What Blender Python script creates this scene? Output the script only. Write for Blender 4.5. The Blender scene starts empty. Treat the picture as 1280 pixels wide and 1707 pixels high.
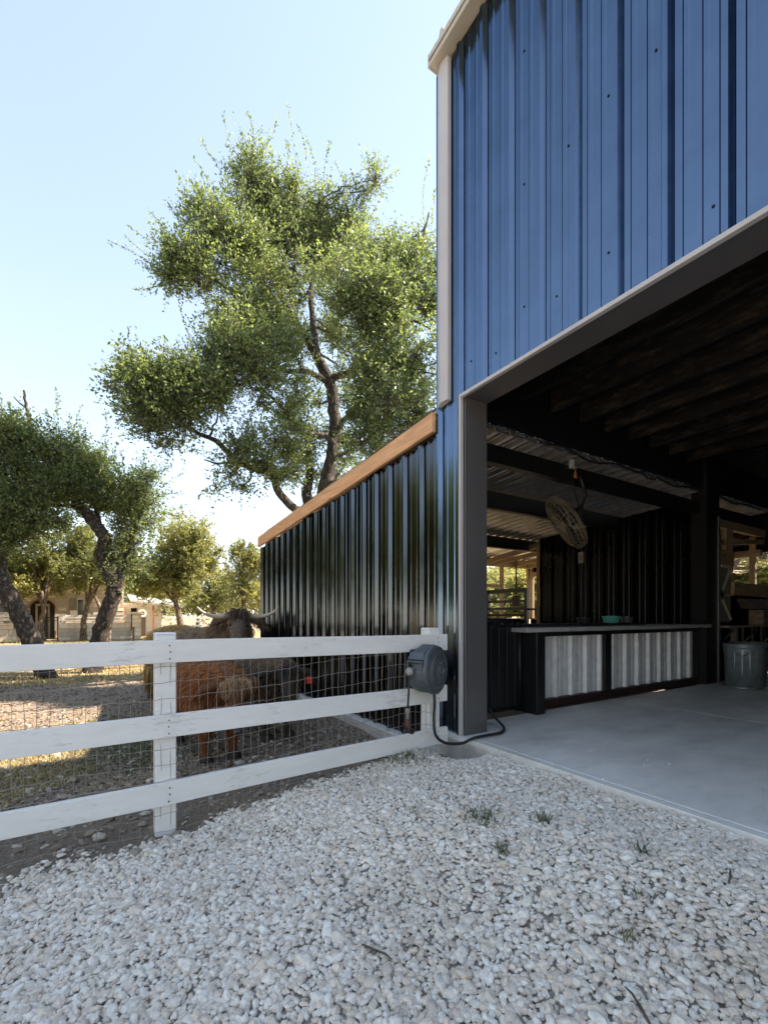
import bpy, bmesh, math, random
import numpy as np
from mathutils import Vector, Matrix, Quaternion

random.seed(7)
rng = np.random.default_rng(7)
S = bpy.context.scene
COL = S.collection

# ------------------------------------------------------------------ camera, light
CH = 1.36                                   # camera height above the yard
YAW = math.radians(57.9)
cam_d = bpy.data.cameras.new('camera')
cam = bpy.data.objects.new('camera', cam_d)
COL.objects.link(cam)
cam.location = (0, 0, CH)
cam.rotation_euler = (math.radians(90), 0, YAW)
cam_d.sensor_fit = 'AUTO'
cam_d.sensor_width = 36.0
cam_d.lens = 757 / 1707 * 36.0
cam_d.shift_y = 0.1016
cam_d.clip_start = 0.05
cam_d.clip_end = 3000
S.camera = cam

SUN_AZ, SUN_EL = math.radians(75), math.radians(48)     # azimuth counted from +X
world = bpy.data.worlds.new('World')
S.world = world
world.use_nodes = True
wn, wl = world.node_tree.nodes, world.node_tree.links
wn.clear()
w_out = wn.new('ShaderNodeOutputWorld')
w_bg = wn.new('ShaderNodeBackground')
w_sky = wn.new('ShaderNodeTexSky')
w_sky.sky_type = 'NISHITA'
w_sky.sun_disc = False
w_sky.sun_elevation = SUN_EL
w_sky.sun_rotation = math.pi / 2 - SUN_AZ
w_sky.altitude = 300
w_sky.air_density = 1.0
w_sky.dust_density = 0.15
w_sky.ozone_density = 2.6
w_bg.inputs['Strength'].default_value = 0.13
w_gam = wn.new('ShaderNodeGamma')           # the photograph's sky is hazy and even: flatten the clear-air gradient everywhere alike
w_gam.inputs['Gamma'].default_value = 0.66
wl.new(w_sky.outputs[0], w_gam.inputs[0])
wl.new(w_gam.outputs[0], w_bg.inputs[0])
wl.new(w_bg.outputs[0], w_out.inputs[0])

sun_d = bpy.data.lights.new('sun', 'SUN')
sun_d.energy = 3.4
sun_d.angle = math.radians(0.53)
sun_d.color = (1.0, 0.94, 0.86)
sun = bpy.data.objects.new('sun', sun_d)
COL.objects.link(sun)
sun_vec = Vector((math.cos(SUN_EL) * math.cos(SUN_AZ), math.cos(SUN_EL) * math.sin(SUN_AZ), math.sin(SUN_EL)))
sun.rotation_euler = (-sun_vec).to_track_quat('-Z', 'Y').to_euler()
sun.location = sun_vec * 60

vs = S.view_settings
vs.view_transform = 'Standard'
vs.look = 'None'
vs.gamma = 1
vs.use_curve_mapping = False
vs.exposure = 2.4
vs.use_white_balance = True
vs.white_balance_temperature = 7300
vs.white_balance_tint = 14
S.render.engine = 'CYCLES'
S.cycles.max_bounces = 8
S.cycles.transparent_max_bounces = 8

# ------------------------------------------------------------------ helpers
VX, VY = -math.sin(YAW), math.cos(YAW)      # viewing direction on the ground
RX, RY = math.cos(YAW), math.sin(YAW)


def at(px, py, t):
    """world point seen at photograph pixel (px, py), t metres along the view"""
    a = (px - 640) / 757.0
    return Vector(((VX + a * RX) * t, (VY + a * RY) * t, CH + (1027 - py) / 757.0 * t))


def link(o, parent=None):
    COL.objects.link(o)
    if parent is not None:
        o.parent = parent
    return o


def props(o, label=None, cat=None, group=None, kind=None):
    if label: o['label'] = label
    if cat: o['category'] = cat
    if group: o['group'] = group
    if kind: o['kind'] = kind
    return o


def thing(name, label, cat, loc=(0, 0, 0), rotz=0.0, group=None):
    o = bpy.data.objects.new(name, None)
    o.empty_display_size = 0.2
    o.location = loc
    o.rotation_euler = (0, 0, rotz)
    link(o)
    return props(o, label, cat, group)


class MB:
    def __init__(self):
        self.v, self.f, self.m = [], [], []

    def add(self, vs_, fs, mi=0):
        o = len(self.v)
        self.v += [tuple(p) for p in vs_]
        for f in fs:
            self.f.append(tuple(i + o for i in f))
            self.m.append(mi)
        return self

    def box(self, x0, y0, z0, x1, y1, z1, mi=0):
        return self.add([(x0, y0, z0), (x1, y0, z0), (x1, y1, z0), (x0, y1, z0),
                         (x0, y0, z1), (x1, y0, z1), (x1, y1, z1), (x0, y1, z1)],
                        [(0, 3, 2, 1), (4, 5, 6, 7), (0, 1, 5, 4), (1, 2, 6, 5), (2, 3, 7, 6), (3, 0, 4, 7)], mi)

    def hexa(self, p, mi=0):                # 8 corner points ordered like box
        return self.add(p, [(0, 3, 2, 1), (4, 5, 6, 7), (0, 1, 5, 4), (1, 2, 6, 5), (2, 3, 7, 6), (3, 0, 4, 7)], mi)

    def bar(self, a, b, w, h, up=(0, 0, 1), mi=0):
        a, b = Vector(a), Vector(b)
        d = (b - a).normalized()
        s = d.cross(Vector(up)).normalized()
        u = s.cross(d)
        p = []
        for q in (a, b):
            for i, j in ((-1, -1), (1, -1), (1, 1), (-1, 1)):
                p.append(q + s * (i * w / 2) + u * (j * h / 2))
        return self.add(p, [(0, 1, 2, 3), (7, 6, 5, 4), (0, 4, 5, 1), (1, 5, 6, 2), (2, 6, 7, 3), (3, 7, 4, 0)], mi)

    def tube(self, pts, rad, n=8, mi=0, cap=True, jit=0.0):
        pts = [Vector(p) for p in pts]
        if not hasattr(rad, '__len__'):
            rad = [rad] * len(pts)
        vs_, fs = [], []
        ref = Vector((0.13, 0.31, 0.94)).normalized()
        prev = None
        for i, p in enumerate(pts):
            d = (pts[min(i + 1, len(pts) - 1)] - pts[max(i - 1, 0)]).normalized()
            if prev is None:
                s = d.cross(ref)
                if s.length < 1e-3: s = d.cross(Vector((1, 0, 0)))
                s.normalize()
            else:
                s = (prev - d * prev.dot(d)).normalized()
            prev = s
            u = d.cross(s)
            for k in range(n):
                a = 2 * math.pi * k / n
                r = rad[i] * (1 + (random.uniform(-jit, jit) if jit else 0))
                vs_.append(p + s * (math.cos(a) * r) + u * (math.sin(a) * r))
        for i in range(len(pts) - 1):
            for k in range(n):
                k2 = (k + 1) % n
                fs.append((i * n + k, i * n + k2, (i + 1) * n + k2, (i + 1) * n + k))
        if cap:
            fs.append(tuple(range(n - 1, -1, -1)))
            fs.append(tuple((len(pts) - 1) * n + k for k in range(n)))
        return self.add(vs_, fs, mi)

    def lathe(self, prof, n=24, c=(0, 0, 0), axis='Z', mi=0, wob=None):
        """prof: (radius, height) pairs"""
        vs_, fs = [], []
        for r, h in prof:
            for k in range(n):
                a = 2 * math.pi * k / n
                rr = r if wob is None else wob(r, h, k)
                x, y = math.cos(a) * rr, math.sin(a) * rr
                if axis == 'Z': p = (x, y, h)
                elif axis == 'X': p = (h, x, y)
                else: p = (y, h, x)
                vs_.append((p[0] + c[0], p[1] + c[1], p[2] + c[2]))
        for i in range(len(prof) - 1):
            for k in range(n):
                k2 = (k + 1) % n
                fs.append((i * n + k, i * n + k2, (i + 1) * n + k2, (i + 1) * n + k))
        return self.add(vs_, fs, mi)

    def build(self, name, mats, parent=None, bevel=0.0, smooth=False, seg=1):
        me = bpy.data.meshes.new(name)
        me.from_pydata(self.v, [], self.f)
        if not isinstance(mats, (list, tuple)): mats = [mats]
        for m in mats: me.materials.append(m)
        if len(mats) > 1: me.polygons.foreach_set('material_index', self.m)
        if bevel:
            bm = bmesh.new(); bm.from_mesh(me)
            bmesh.ops.bevel(bm, geom=bm.edges[:], offset=bevel, segments=seg, affect='EDGES', clamp_overlap=True)
            bm.to_mesh(me); bm.free()
        if smooth: me.polygons.foreach_set('use_smooth', [True] * len(me.polygons))
        me.update()
        return link(bpy.data.objects.new(name, me), parent)


def np_mesh(name, verts, tris, mats, parent=None, attrs=None, smooth=False):
    me = bpy.data.meshes.new(name)
    nv, nt = len(verts), len(tris)
    me.vertices.add(nv)
    me.vertices.foreach_set('co', np.ascontiguousarray(verts, dtype=np.float32).ravel())
    if nt:
        me.loops.add(nt * 3)
        me.loops.foreach_set('vertex_index', np.ascontiguousarray(tris, dtype=np.int32).ravel())
        me.polygons.add(nt)
        me.polygons.foreach_set('loop_start', np.arange(0, nt * 3, 3, dtype=np.int32))
        me.polygons.foreach_set('loop_total', np.full(nt, 3, dtype=np.int32))
        if smooth: me.polygons.foreach_set('use_smooth', np.ones(nt, dtype=bool))
    for k, (typ, arr) in (attrs or {}).items():
        a = me.attributes.new(k, typ, 'POINT')
        a.data.foreach_set('vector' if typ == 'FLOAT_VECTOR' else 'value', np.ascontiguousarray(arr).ravel())
    for m in (mats if isinstance(mats, (list, tuple)) else [mats]): me.materials.append(m)
    me.update(calc_edges=True)
    me.validate()
    return link(bpy.data.objects.new(name, me), parent)


def dup(root, loc=None, rotz=None, scale=None):
    r = root.copy(); COL.objects.link(r)
    if loc is not None: r.location = loc
    if rotz is not None: r.rotation_euler = (0, 0, rotz)
    if scale is not None: r.scale = scale
    for ch in list(root.children):
        c = ch.copy(); COL.objects.link(c); c.parent = r
        for g in list(ch.children):
            d = g.copy(); COL.objects.link(d); d.parent = c
    return r


def share(src, loc, parent, rot=(0, 0, 0), name=None):
    o = bpy.data.objects.new(name or src.name.split('.')[0], src.data)
    o.location = loc; o.rotation_euler = rot
    return link(o, parent)


def smooth01(x):
    x = min(1.0, max(0.0, x))
    return x * x * (3 - 2 * x)


# ------------------------------------------------------------------ materials
def mat(name):
    m = bpy.data.materials.new(name); m.use_nodes = True
    n = m.node_tree.nodes
    return m, n, m.node_tree.links, n['Principled BSDF']


def N(n, t, **kw):
    o = n.new(t)
    for k, v in kw.items():
        if k in o.inputs: o.inputs[k].default_value = v
        else: setattr(o, k, v)
    return o


def ramp(n, stops, interp='LINEAR'):
    r = n.new('ShaderNodeValToRGB')
    e = r.color_ramp.elements
    r.color_ramp.interpolation = interp
    while len(e) < len(stops): e.new(0.5)
    for i, (p, c) in enumerate(stops):
        e[i].position = p
        e[i].color = (*c, 1) if len(c) == 3 else c
    return r


def simple(name, col, rough=0.6, metal=0.0, var=0.25, scale=6.0, bump=0.0, bscale=40.0, stretch=(1, 1, 1), spec=0.5, dirt=None, dirt_amt=0.5):
    """base colour with noise variation, fine bump and optional patches of dirt"""
    m, n, l, b = mat(name)
    tc = N(n, 'ShaderNodeNewGeometry')
    mp = N(n, 'ShaderNodeMapping'); mp.inputs['Scale'].default_value = stretch
    l.new(tc.outputs['Position'], mp.inputs['Vector'])
    nz = N(n, 'ShaderNodeTexNoise', Scale=scale, Detail=6.0, Roughness=0.6)
    l.new(mp.outputs[0], nz.inputs['Vector'])
    c = Vector(col)
    rp = ramp(n, [(0.25, tuple(c * (1 - var))), (0.75, tuple(c * (1 + var * 0.6)))])
    l.new(nz.outputs['Fac'], rp.inputs[0])
    out = rp.outputs[0]
    if dirt:
        n2 = N(n, 'ShaderNodeTexNoise', Scale=scale * 0.45, Detail=8.0, Roughness=0.72)
        l.new(mp.outputs[0], n2.inputs['Vector'])
        r2 = ramp(n, [(0.5, (0, 0, 0)), (0.72, (dirt_amt,) * 3)])
        l.new(n2.outputs['Fac'], r2.inputs[0])
        mx = N(n, 'ShaderNodeMix', data_type='RGBA')
        mx.inputs['B'].default_value = (*dirt, 1) if False else (*dirt, 1)
        l.new(r2.outputs[0], mx.inputs['Factor'])
        l.new(out, mx.inputs[6]); mx.inputs[7].default_value = (*dirt, 1)
        out = mx.outputs[2]
    l.new(out, b.inputs['Base Color'])
    b.inputs['Roughness'].default_value = rough
    b.inputs['Metallic'].default_value = metal
    b.inputs['Specular IOR Level'].default_value = spec
    if bump:
        nb = N(n, 'ShaderNodeTexNoise', Scale=bscale, Detail=5.0, Roughness=0.6)
        l.new(mp.outputs[0], nb.inputs['Vector'])
        bp = N(n, 'ShaderNodeBump', Strength=bump, Distance=0.01)
        l.new(nb.outputs['Fac'], bp.inputs['Height'])
        l.new(bp.outputs[0], b.inputs['Normal'])
    return m


def wood(name, light, dark, rough=0.7, axis='X', ring=14.0):
    m, n, l, b = mat(name)
    tc = N(n, 'ShaderNodeNewGeometry')
    mp = N(n, 'ShaderNodeMapping')
    mp.inputs['Scale'].default_value = {'X': (0.7, 9, 9), 'Y': (9, 0.7, 9), 'Z': (9, 9, 0.7)}[axis]
    l.new(tc.outputs['Position'], mp.inputs['Vector'])
    nz = N(n, 'ShaderNodeTexNoise', Scale=2.2, Detail=7.0, Roughness=0.65, Distortion=1.2)
    l.new(mp.outputs[0], nz.inputs['Vector'])
    rp = ramp(n, [(0.28, dark), (0.5, tuple((Vector(light) + Vector(dark)) / 2)), (0.62, light)])
    l.new(nz.outputs['Fac'], rp.inputs[0])
    kn = N(n, 'ShaderNodeTexVoronoi', Scale=3.3)
    mp2 = N(n, 'ShaderNodeMapping')
    mp2.inputs['Scale'].default_value = {'X': (0.55, 2.4, 2.4), 'Y': (2.4, .55, 2.4), 'Z': (2.4, 2.4, .55)}[axis]
    l.new(tc.outputs['Position'], mp2.inputs['Vector']); l.new(mp2.outputs[0], kn.inputs['Vector'])
    kr = ramp(n, [(0.05, (0.35, 0.3, 0.25)), (0.13, (1, 1, 1))])
    l.new(kn.outputs['Distance'], kr.inputs[0])
    mx = N(n, 'ShaderNodeMix', data_type='RGBA', blend_type='MULTIPLY')
    mx.inputs['Factor'].default_value = 0.75
    l.new(rp.outputs[0], mx.inputs[6]); l.new(kr.outputs[0], mx.inputs[7])
    l.new(mx.outputs[2], b.inputs['Base Color'])
    b.inputs['Roughness'].default_value = rough
    bp = N(n, 'ShaderNodeBump', Strength=0.35, Distance=0.004)
    l.new(nz.outputs['Fac'], bp.inputs['Height']); l.new(bp.outputs[0], b.inputs['Normal'])
    return m


def sheet_metal(name, refl, rough=0.15, wave=0.35, dust=0.0):
    """glossy dark factory-painted steel: mirrors sky and trees, gently oil-canned"""
    m, n, l, b = mat(name)
    g = N(n, 'ShaderNodeNewGeometry')
    mp = N(n, 'ShaderNodeMapping'); mp.inputs['Scale'].default_value = (9, 9, 0.9)
    l.new(g.outputs['Position'], mp.inputs['Vector'])
    nz = N(n, 'ShaderNodeTexNoise', Scale=1.0, Detail=2.5, Roughness=0.5)
    l.new(mp.outputs[0], nz.inputs['Vector'])
    bp = N(n, 'ShaderNodeBump', Strength=wave, Distance=0.006)
    l.new(nz.outputs['Fac'], bp.inputs['Height'])
    l.new(bp.outputs[0], b.inputs['Normal'])
    n2 = N(n, 'ShaderNodeTexNoise', Scale=3.0, Detail=8.0, Roughness=0.7)
    l.new(g.outputs['Position'], n2.inputs['Vector'])
    rr = ramp(n, [(0.35, (rough * 0.8,) * 3), (0.75, (rough * 1.5,) * 3)])
    l.new(n2.outputs['Fac'], rr.inputs[0]); l.new(rr.outputs[0], b.inputs['Roughness'])
    rc = ramp(n, [(0.3, tuple(Vector(refl) * 0.9)), (0.75, tuple(Vector(refl) * 1.1))])
    l.new(n2.outputs['Fac'], rc.inputs[0]); l.new(rc.outputs[0], b.inputs['Base Color'])
    b.inputs['Metallic'].default_value = 1.0
    b.inputs['Specular Tint'].default_value = (0.16, 0.16, 0.16, 1)
    return m


def leaf_mat(name, dark, mid, light, trans=0.35):
    m, n, l, b = mat(name)
    at_ = N(n, 'ShaderNodeAttribute', attribute_name='tint')
    rp = ramp(n, [(0.0, dark), (0.5, mid), (1.0, light)])
    l.new(at_.outputs['Fac'], rp.inputs[0])
    l.new(rp.outputs[0], b.inputs['Base Color'])
    b.inputs['Roughness'].default_value = 0.42
    tr = N(n, 'ShaderNodeBsdfTranslucent')
    hs = N(n, 'ShaderNodeHueSaturation', Saturation=1.15, Value=1.5)
    l.new(rp.outputs[0], hs.inputs['Color']); l.new(hs.outputs[0], tr.inputs['Color'])
    mx = N(n, 'ShaderNodeMixShader'); mx.inputs[0].default_value = trans
    l.new(b.outputs[0], mx.inputs[1]); l.new(tr.outputs[0], mx.inputs[2])
    l.new(mx.outputs[0], n['Material Output'].inputs[0])
    return m


def bark_mat(name, a, b_, sc=14):
    m, n, l, b = mat(name)
    g = N(n, 'ShaderNodeNewGeometry')
    mp = N(n, 'ShaderNodeMapping'); mp.inputs['Scale'].default_value = (1, 1, 0.42)
    l.new(g.outputs['Position'], mp.inputs['Vector'])
    v = N(n, 'ShaderNodeTexVoronoi', Scale=sc, feature='DISTANCE_TO_EDGE')
    nz = N(n, 'ShaderNodeTexNoise', Scale=5.0, Detail=8.0, Roughness=0.7)
    l.new(mp.outputs[0], nz.inputs['Vector'])
    va = N(n, 'ShaderNodeVectorMath', operation='MULTIPLY_ADD')
    va.inputs[1].default_value = (0.25, 0.25, 0.25)
    l.new(nz.outputs['Color'], va.inputs[0]); l.new(mp.outputs[0], va.inputs[2])
    l.new(va.outputs[0], v.inputs['Vector'])
    rp = ramp(n, [(0.0, tuple(Vector(a) * 0.35)), (0.12, a), (0.5, b_)])
    l.new(v.outputs['Distance'], rp.inputs[0])
    l.new(rp.outputs[0], b.inputs['Base Color'])
    b.inputs['Roughness'].default_value = 0.95
    bp = N(n, 'ShaderNodeBump', Strength=1.0, Distance=0.04)
    rh = ramp(n, [(0.0, (0, 0, 0)), (0.3, (1, 1, 1))])
    l.new(v.outputs['Distance'], rh.inputs[0])
    l.new(rh.outputs[0], bp.inputs['Height']); l.new(bp.outputs[0], b.inputs['Normal'])
    return m


def stone_mat(name, cols, rnd=True, dusty=(0.3, 0.24, 0.17), patch=0.45):
    m, n, l, b = mat(name)
    g = N(n, 'ShaderNodeNewGeometry')
    oi = N(n, 'ShaderNodeObjectInfo')
    k = len(cols)
    rp = ramp(n, [(i / k, c) for i, c in enumerate(cols)], 'CONSTANT')
    l.new(oi.outputs['Random'], rp.inputs[0])
    nz = N(n, 'ShaderNodeTexNoise', Scale=55.0, Detail=6.0, Roughness=0.65)
    l.new(g.outputs['Position'], nz.inputs['Vector'])
    r1 = ramp(n, [(0.3, (0.72, 0.7, 0.67)), (0.7, (1.08, 1.08, 1.08))])
    l.new(nz.outputs['Fac'], r1.inputs[0])
    mx = N(n, 'ShaderNodeMix', data_type='RGBA', blend_type='MULTIPLY'); mx.inputs['Factor'].default_value = 1
    l.new(rp.outputs[0], mx.inputs[6]); l.new(r1.outputs[0], mx.inputs[7])
    n2 = N(n, 'ShaderNodeTexNoise', Scale=1.5, Detail=5.0, Roughness=0.7)
    l.new(g.outputs['Position'], n2.inputs['Vector'])
    r2 = ramp(n, [(0.52, (0, 0, 0)), (0.70, (patch,) * 3)])
    l.new(n2.outputs['Fac'], r2.inputs[0])
    m2 = N(n, 'ShaderNodeMix', data_type='RGBA')
    l.new(r2.outputs[0], m2.inputs['Factor']); l.new(mx.outputs[2], m2.inputs[6]); m2.inputs[7].default_value = (*dusty, 1)
    l.new(m2.outputs[2], b.inputs['Base Color'])
    b.inputs['Roughness'].default_value = 0.8
    bp = N(n, 'ShaderNodeBump', Strength=0.35, Distance=0.004)
    l.new(nz.outputs['Fac'], bp.inputs['Height']); l.new(bp.outputs[0], b.inputs['Normal'])
    return m


def fur_mat(name, root, tip):
    m, n, l, b = mat(name)
    a = N(n, 'ShaderNodeAttribute', attribute_name='tint')
    rp = ramp(n, [(0.0, root), (1.0, tip)])
    l.new(a.outputs['Fac'], rp.inputs[0]); l.new(rp.outputs[0], b.inputs['Base Color'])
    b.inputs['Roughness'].default_value = 0.6
    tr = N(n, 'ShaderNodeBsdfTranslucent'); l.new(rp.outputs[0], tr.inputs['Color'])
    mx = N(n, 'ShaderNodeMixShader'); mx.inputs[0].default_value = 0.25
    l.new(b.outputs[0], mx.inputs[1]); l.new(tr.outputs[0], mx.inputs[2])
    l.new(mx.outputs[0], n['Material Output'].inputs[0])
    return m


def painted_board():
    m, n, l, b = mat('white_fence_paint')
    g = N(n, 'ShaderNodeNewGeometry')
    mp = N(n, 'ShaderNodeMapping'); mp.inputs['Scale'].default_value = (1, 0.22, 1.3); l.new(g.outputs['Position'], mp.inputs['Vector'])
    n1 = N(n, 'ShaderNodeTexNoise', Scale=9.0, Detail=8.0, Roughness=0.7); l.new(mp.outputs[0], n1.inputs['Vector'])
    base = ramp(n, [(0.3, (0.76, 0.74, 0.70)), (0.65, (0.86, 0.84, 0.80))]); l.new(n1.outputs['Fac'], base.inputs[0])
    n2 = N(n, 'ShaderNodeTexNoise', Scale=42.0, Detail=9.0, Roughness=0.78); l.new(mp.outputs[0], n2.inputs['Vector'])
    n3 = N(n, 'ShaderNodeTexNoise', Scale=3.2, Detail=3.0); l.new(g.outputs['Position'], n3.inputs['Vector'])
    ad = N(n, 'ShaderNodeMath', operation='MULTIPLY_ADD'); l.new(n3.outputs['Fac'], ad.inputs[0]); ad.inputs[1].default_value = 0.55; l.new(n2.outputs['Fac'], ad.inputs[2])
    sc = ramp(n, [(0.86, (0, 0, 0)), (0.97, (0.45,) * 3)]); l.new(ad.outputs[0], sc.inputs[0])
    m1 = N(n, 'ShaderNodeMix', data_type='RGBA'); l.new(sc.outputs[0], m1.inputs['Factor']); l.new(base.outputs[0], m1.inputs[6]); m1.inputs[7].default_value = (0.34, 0.31, 0.27, 1)
    v = N(n, 'ShaderNodeTexVoronoi', Scale=3.1); mp2 = N(n, 'ShaderNodeMapping'); mp2.inputs['Scale'].default_value = (1, 0.8, 2.6)
    va = N(n, 'ShaderNodeVectorMath', operation='MULTIPLY_ADD'); va.inputs[1].default_value = (.06, .06, .06); l.new(n2.outputs['Color'], va.inputs[0]); l.new(g.outputs['Position'], va.inputs[2])
    l.new(va.outputs[0], mp2.inputs['Vector']); l.new(mp2.outputs[0], v.inputs['Vector'])
    kr = ramp(n, [(0.0, (0.4,) * 3), (0.03, (0.12,) * 3), (0.042, (0.35,) * 3), (0.055, (0, 0, 0))]); l.new(v.outputs['Distance'], kr.inputs[0])
    m2 = N(n, 'ShaderNodeMix', data_type='RGBA'); l.new(kr.outputs[0], m2.inputs['Factor']); l.new(m1.outputs[2], m2.inputs[6]); m2.inputs[7].default_value = (0.42, 0.39, 0.34, 1)
    l.new(m2.outputs[2], b.inputs['Base Color']); b.inputs['Roughness'].default_value = 0.6
    bp = N(n, 'ShaderNodeBump', Strength=0.5, Distance=0.003); l.new(n2.outputs['Fac'], bp.inputs['Height']); l.new(bp.outputs[0], b.inputs['Normal'])
    return m


M = {}
M['barn'] = sheet_metal('sky_tinted_black_steel', (0.132, 0.188, 0.262), 0.14, 0.06)  # black steel with the mirrored sky's blue put into its colour
M['lean'] = sheet_metal('black_steel_no_sky_tint', (0.100, 0.112, 0.125), 0.13, 0.06)  # same steel, coloured darker and neutral for its dimmer reflections
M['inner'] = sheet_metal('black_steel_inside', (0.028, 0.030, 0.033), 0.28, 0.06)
M['screw'] = simple('screw_head', (0.02, 0.025, 0.04), 0.4, 0.6)
M['trim_white'] = simple('pale_trim', (0.52, 0.49, 0.47), 0.42, 0.0, 0.08, 3, dirt=(0.35, 0.3, 0.25), dirt_amt=0.2)
M['trim_tan'] = simple('stone_trim', (0.52, 0.47, 0.38), 0.5, 0.0, 0.1, 3)
M['bronze'] = simple('grey_bronze_trim', (0.092, 0.088, 0.086), 0.33, 0.0, 0.1, 3, dirt=(0.2, 0.18, 0.16), dirt_amt=0.15, spec=0.8)
M['cedar'] = wood('cedar_board', (0.82, 0.47, 0.24), (0.56, 0.28, 0.13), 0.7, 'X')
M['pine_y'] = wood('pine_lumber_long', (0.44, 0.32, 0.18), (0.28, 0.185, 0.095), 0.75, 'Y')
M['pine_z'] = wood('pine_lumber_upright', (0.44, 0.32, 0.18), (0.28, 0.185, 0.095), 0.75, 'Z')
M['pine_x'] = wood('pine_lumber_cross', (0.44, 0.32, 0.18), (0.28, 0.185, 0.095), 0.75, 'X')
M['grey_wood'] = wood('weathered_plywood', (0.30, 0.26, 0.20), (0.17, 0.145, 0.11), 0.8, 'Z')
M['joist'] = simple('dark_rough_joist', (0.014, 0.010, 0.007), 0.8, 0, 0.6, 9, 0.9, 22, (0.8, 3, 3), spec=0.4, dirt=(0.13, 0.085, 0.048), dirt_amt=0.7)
M['black_steel'] = simple('black_painted_steel', (0.010, 0.010, 0.011), 0.38, 0.0, 0.3, 4, dirt=(0.05, 0.045, 0.04), dirt_amt=0.25)
M['red_oxide'] = simple('red_oxide_steel', (0.035, 0.012, 0.009), 0.5, 0, 0.4, 8)
M['galv'] = simple('galvanised_sheet', (0.80, 0.80, 0.80), 0.42, 0.05, 0.18, 12, 0.0, dirt=(0.35, 0.33, 0.3), dirt_amt=0.3)
M['galv_roof'] = simple('galvanised_roof_underside', (0.78, 0.765, 0.75), 0.30, 0.72, 0.25, 9, dirt=(0.2, 0.16, 0.12), dirt_amt=0.4)
M['can'] = simple('galvanised_can', (0.36, 0.41, 0.42), 0.42, 0.6, 0.3, 9, dirt=(0.1, 0.12, 0.12), dirt_amt=0.5)
M['concrete'] = simple('slab_concrete', (0.78, 0.75, 0.69), 0.45, 0, 0.20, 3.5, 0.2, 60, (1, .45, 1), dirt=(0.36, 0.33, 0.29), dirt_amt=0.55)
M['footing'] = simple('raw_concrete', (0.56, 0.53, 0.475), 0.9, 0, 0.25, 7, 0.6, 30, dirt=(0.26, 0.21, 0.155), dirt_amt=0.55)
M['countertop'] = simple('pale_countertop', (0.42, 0.41, 0.39), 0.5, 0, 0.2, 9, dirt=(0.12, 0.1, 0.08), dirt_amt=0.5)
M['rubber'] = simple('black_rubber', (0.018, 0.019, 0.021), 0.5, 0, 0.3, 10, dirt=(0.08, 0.075, 0.07), dirt_amt=0.4)
M['reel'] = simple('dusty_grey_plastic', (0.075, 0.090, 0.100), 0.42, 0, 0.3, 9, 0.15, 60, dirt=(0.20, 0.20, 0.19), dirt_amt=0.4)
M['brass'] = simple('nozzle_red', (0.16, 0.06, 0.05), 0.5, 0.2)
M['grey_ball'] = simple('hose_stop', (0.32, 0.31, 0.29), 0.7, 0, 0.4, 30)
M['paint'] = painted_board()
M['wire'] = simple('galvanised_wire', (0.36, 0.31, 0.26), 0.5, 0.5, 0.3, 20)
M['teal'] = simple('teal_bowl', (0.09, 0.40, 0.34), 0.45)
M['tin'] = simple('dull_tin', (0.30, 0.29, 0.28), 0.35, 0.8, 0.3, 20)
M['dark_tin'] = simple('dark_pan', (0.07, 0.07, 0.075), 0.35, 0.6, 0.3, 20)
M['box'] = simple('electric_box', (0.45, 0.44, 0.41), 0.5)
M['brown_box'] = simple('brown_box', (0.12, 0.085, 0.055), 0.8)
M['orange'] = simple('orange_tag', (0.75, 0.26, 0.08), 0.6)
M['red_tag'] = simple('red_tag', (0.75, 0.03, 0.025), 0.5)
M['fan_wire'] = simple('fan_cage_wire', (0.30, 0.24, 0.16), 0.5, 0.3, 0.3, 20)
M['fan_dark'] = simple('fan_dark', (0.035, 0.032, 0.03), 0.5, 0.2)
M['lime'] = simple('limestone_house', (0.68, 0.57, 0.43), 0.9, 0, 0.2, 3, 0.6, 9)
M['lime2'] = simple('limestone_pale', (0.78, 0.69, 0.55), 0.9, 0, 0.2, 3, 0.6, 9)
M['lime3'] = simple('limestone_grey', (0.54, 0.47, 0.38), 0.9, 0, 0.2, 3, 0.6, 9)
M['mortar'] = simple('mortar', (0.46, 0.40, 0.32), 0.95)
M['glass'] = simple('dark_window_glass', (0.012, 0.013, 0.015), 0.08, 0, 0.1, 3)
M['dark_wood'] = simple('brown_shutter', (0.06, 0.04, 0.028), 0.7)
M['red_wood'] = simple('red_brown_post', (0.30, 0.12, 0.05), 0.7)
M['roof_grey'] = simple('pale_metal_roof', (0.5, 0.48, 0.45), 0.4, 0.3)
M['ochre'] = simple('ochre_door', (0.55, 0.33, 0.08), 0.6)
M['offwhite'] = simple('cream_paint', (0.72, 0.69, 0.62), 0.6)
M['iron'] = simple('black_iron', (0.012, 0.012, 0.012), 0.5)
M['osb'] = simple('speckled_board', (0.26, 0.19, 0.13), 0.8, 0, 0.75, 26)
M['horn'] = simple('horn', (0.44, 0.36, 0.27), 0.45, 0, 0.3, 12)
M['hoof'] = simple('hoof', (0.03, 0.025, 0.02), 0.6)
M['eye'] = simple('eye', (0.006, 0.005, 0.004), 0.1)
M['nose'] = simple('wet_nose', (0.03, 0.028, 0.03), 0.35)
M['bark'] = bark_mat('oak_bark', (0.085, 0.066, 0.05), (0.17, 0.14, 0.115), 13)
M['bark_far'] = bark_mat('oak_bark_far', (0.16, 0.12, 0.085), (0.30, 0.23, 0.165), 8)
M['twig'] = simple('twig', (0.10, 0.08, 0.06), 0.9)
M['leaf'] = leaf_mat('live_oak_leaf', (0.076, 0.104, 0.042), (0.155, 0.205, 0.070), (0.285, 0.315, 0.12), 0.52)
M['leaf_far'] = leaf_mat('live_oak_leaf_far', (0.12, 0.135, 0.05), (0.22, 0.23, 0.08), (0.36, 0.33, 0.125), 0.55)
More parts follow.
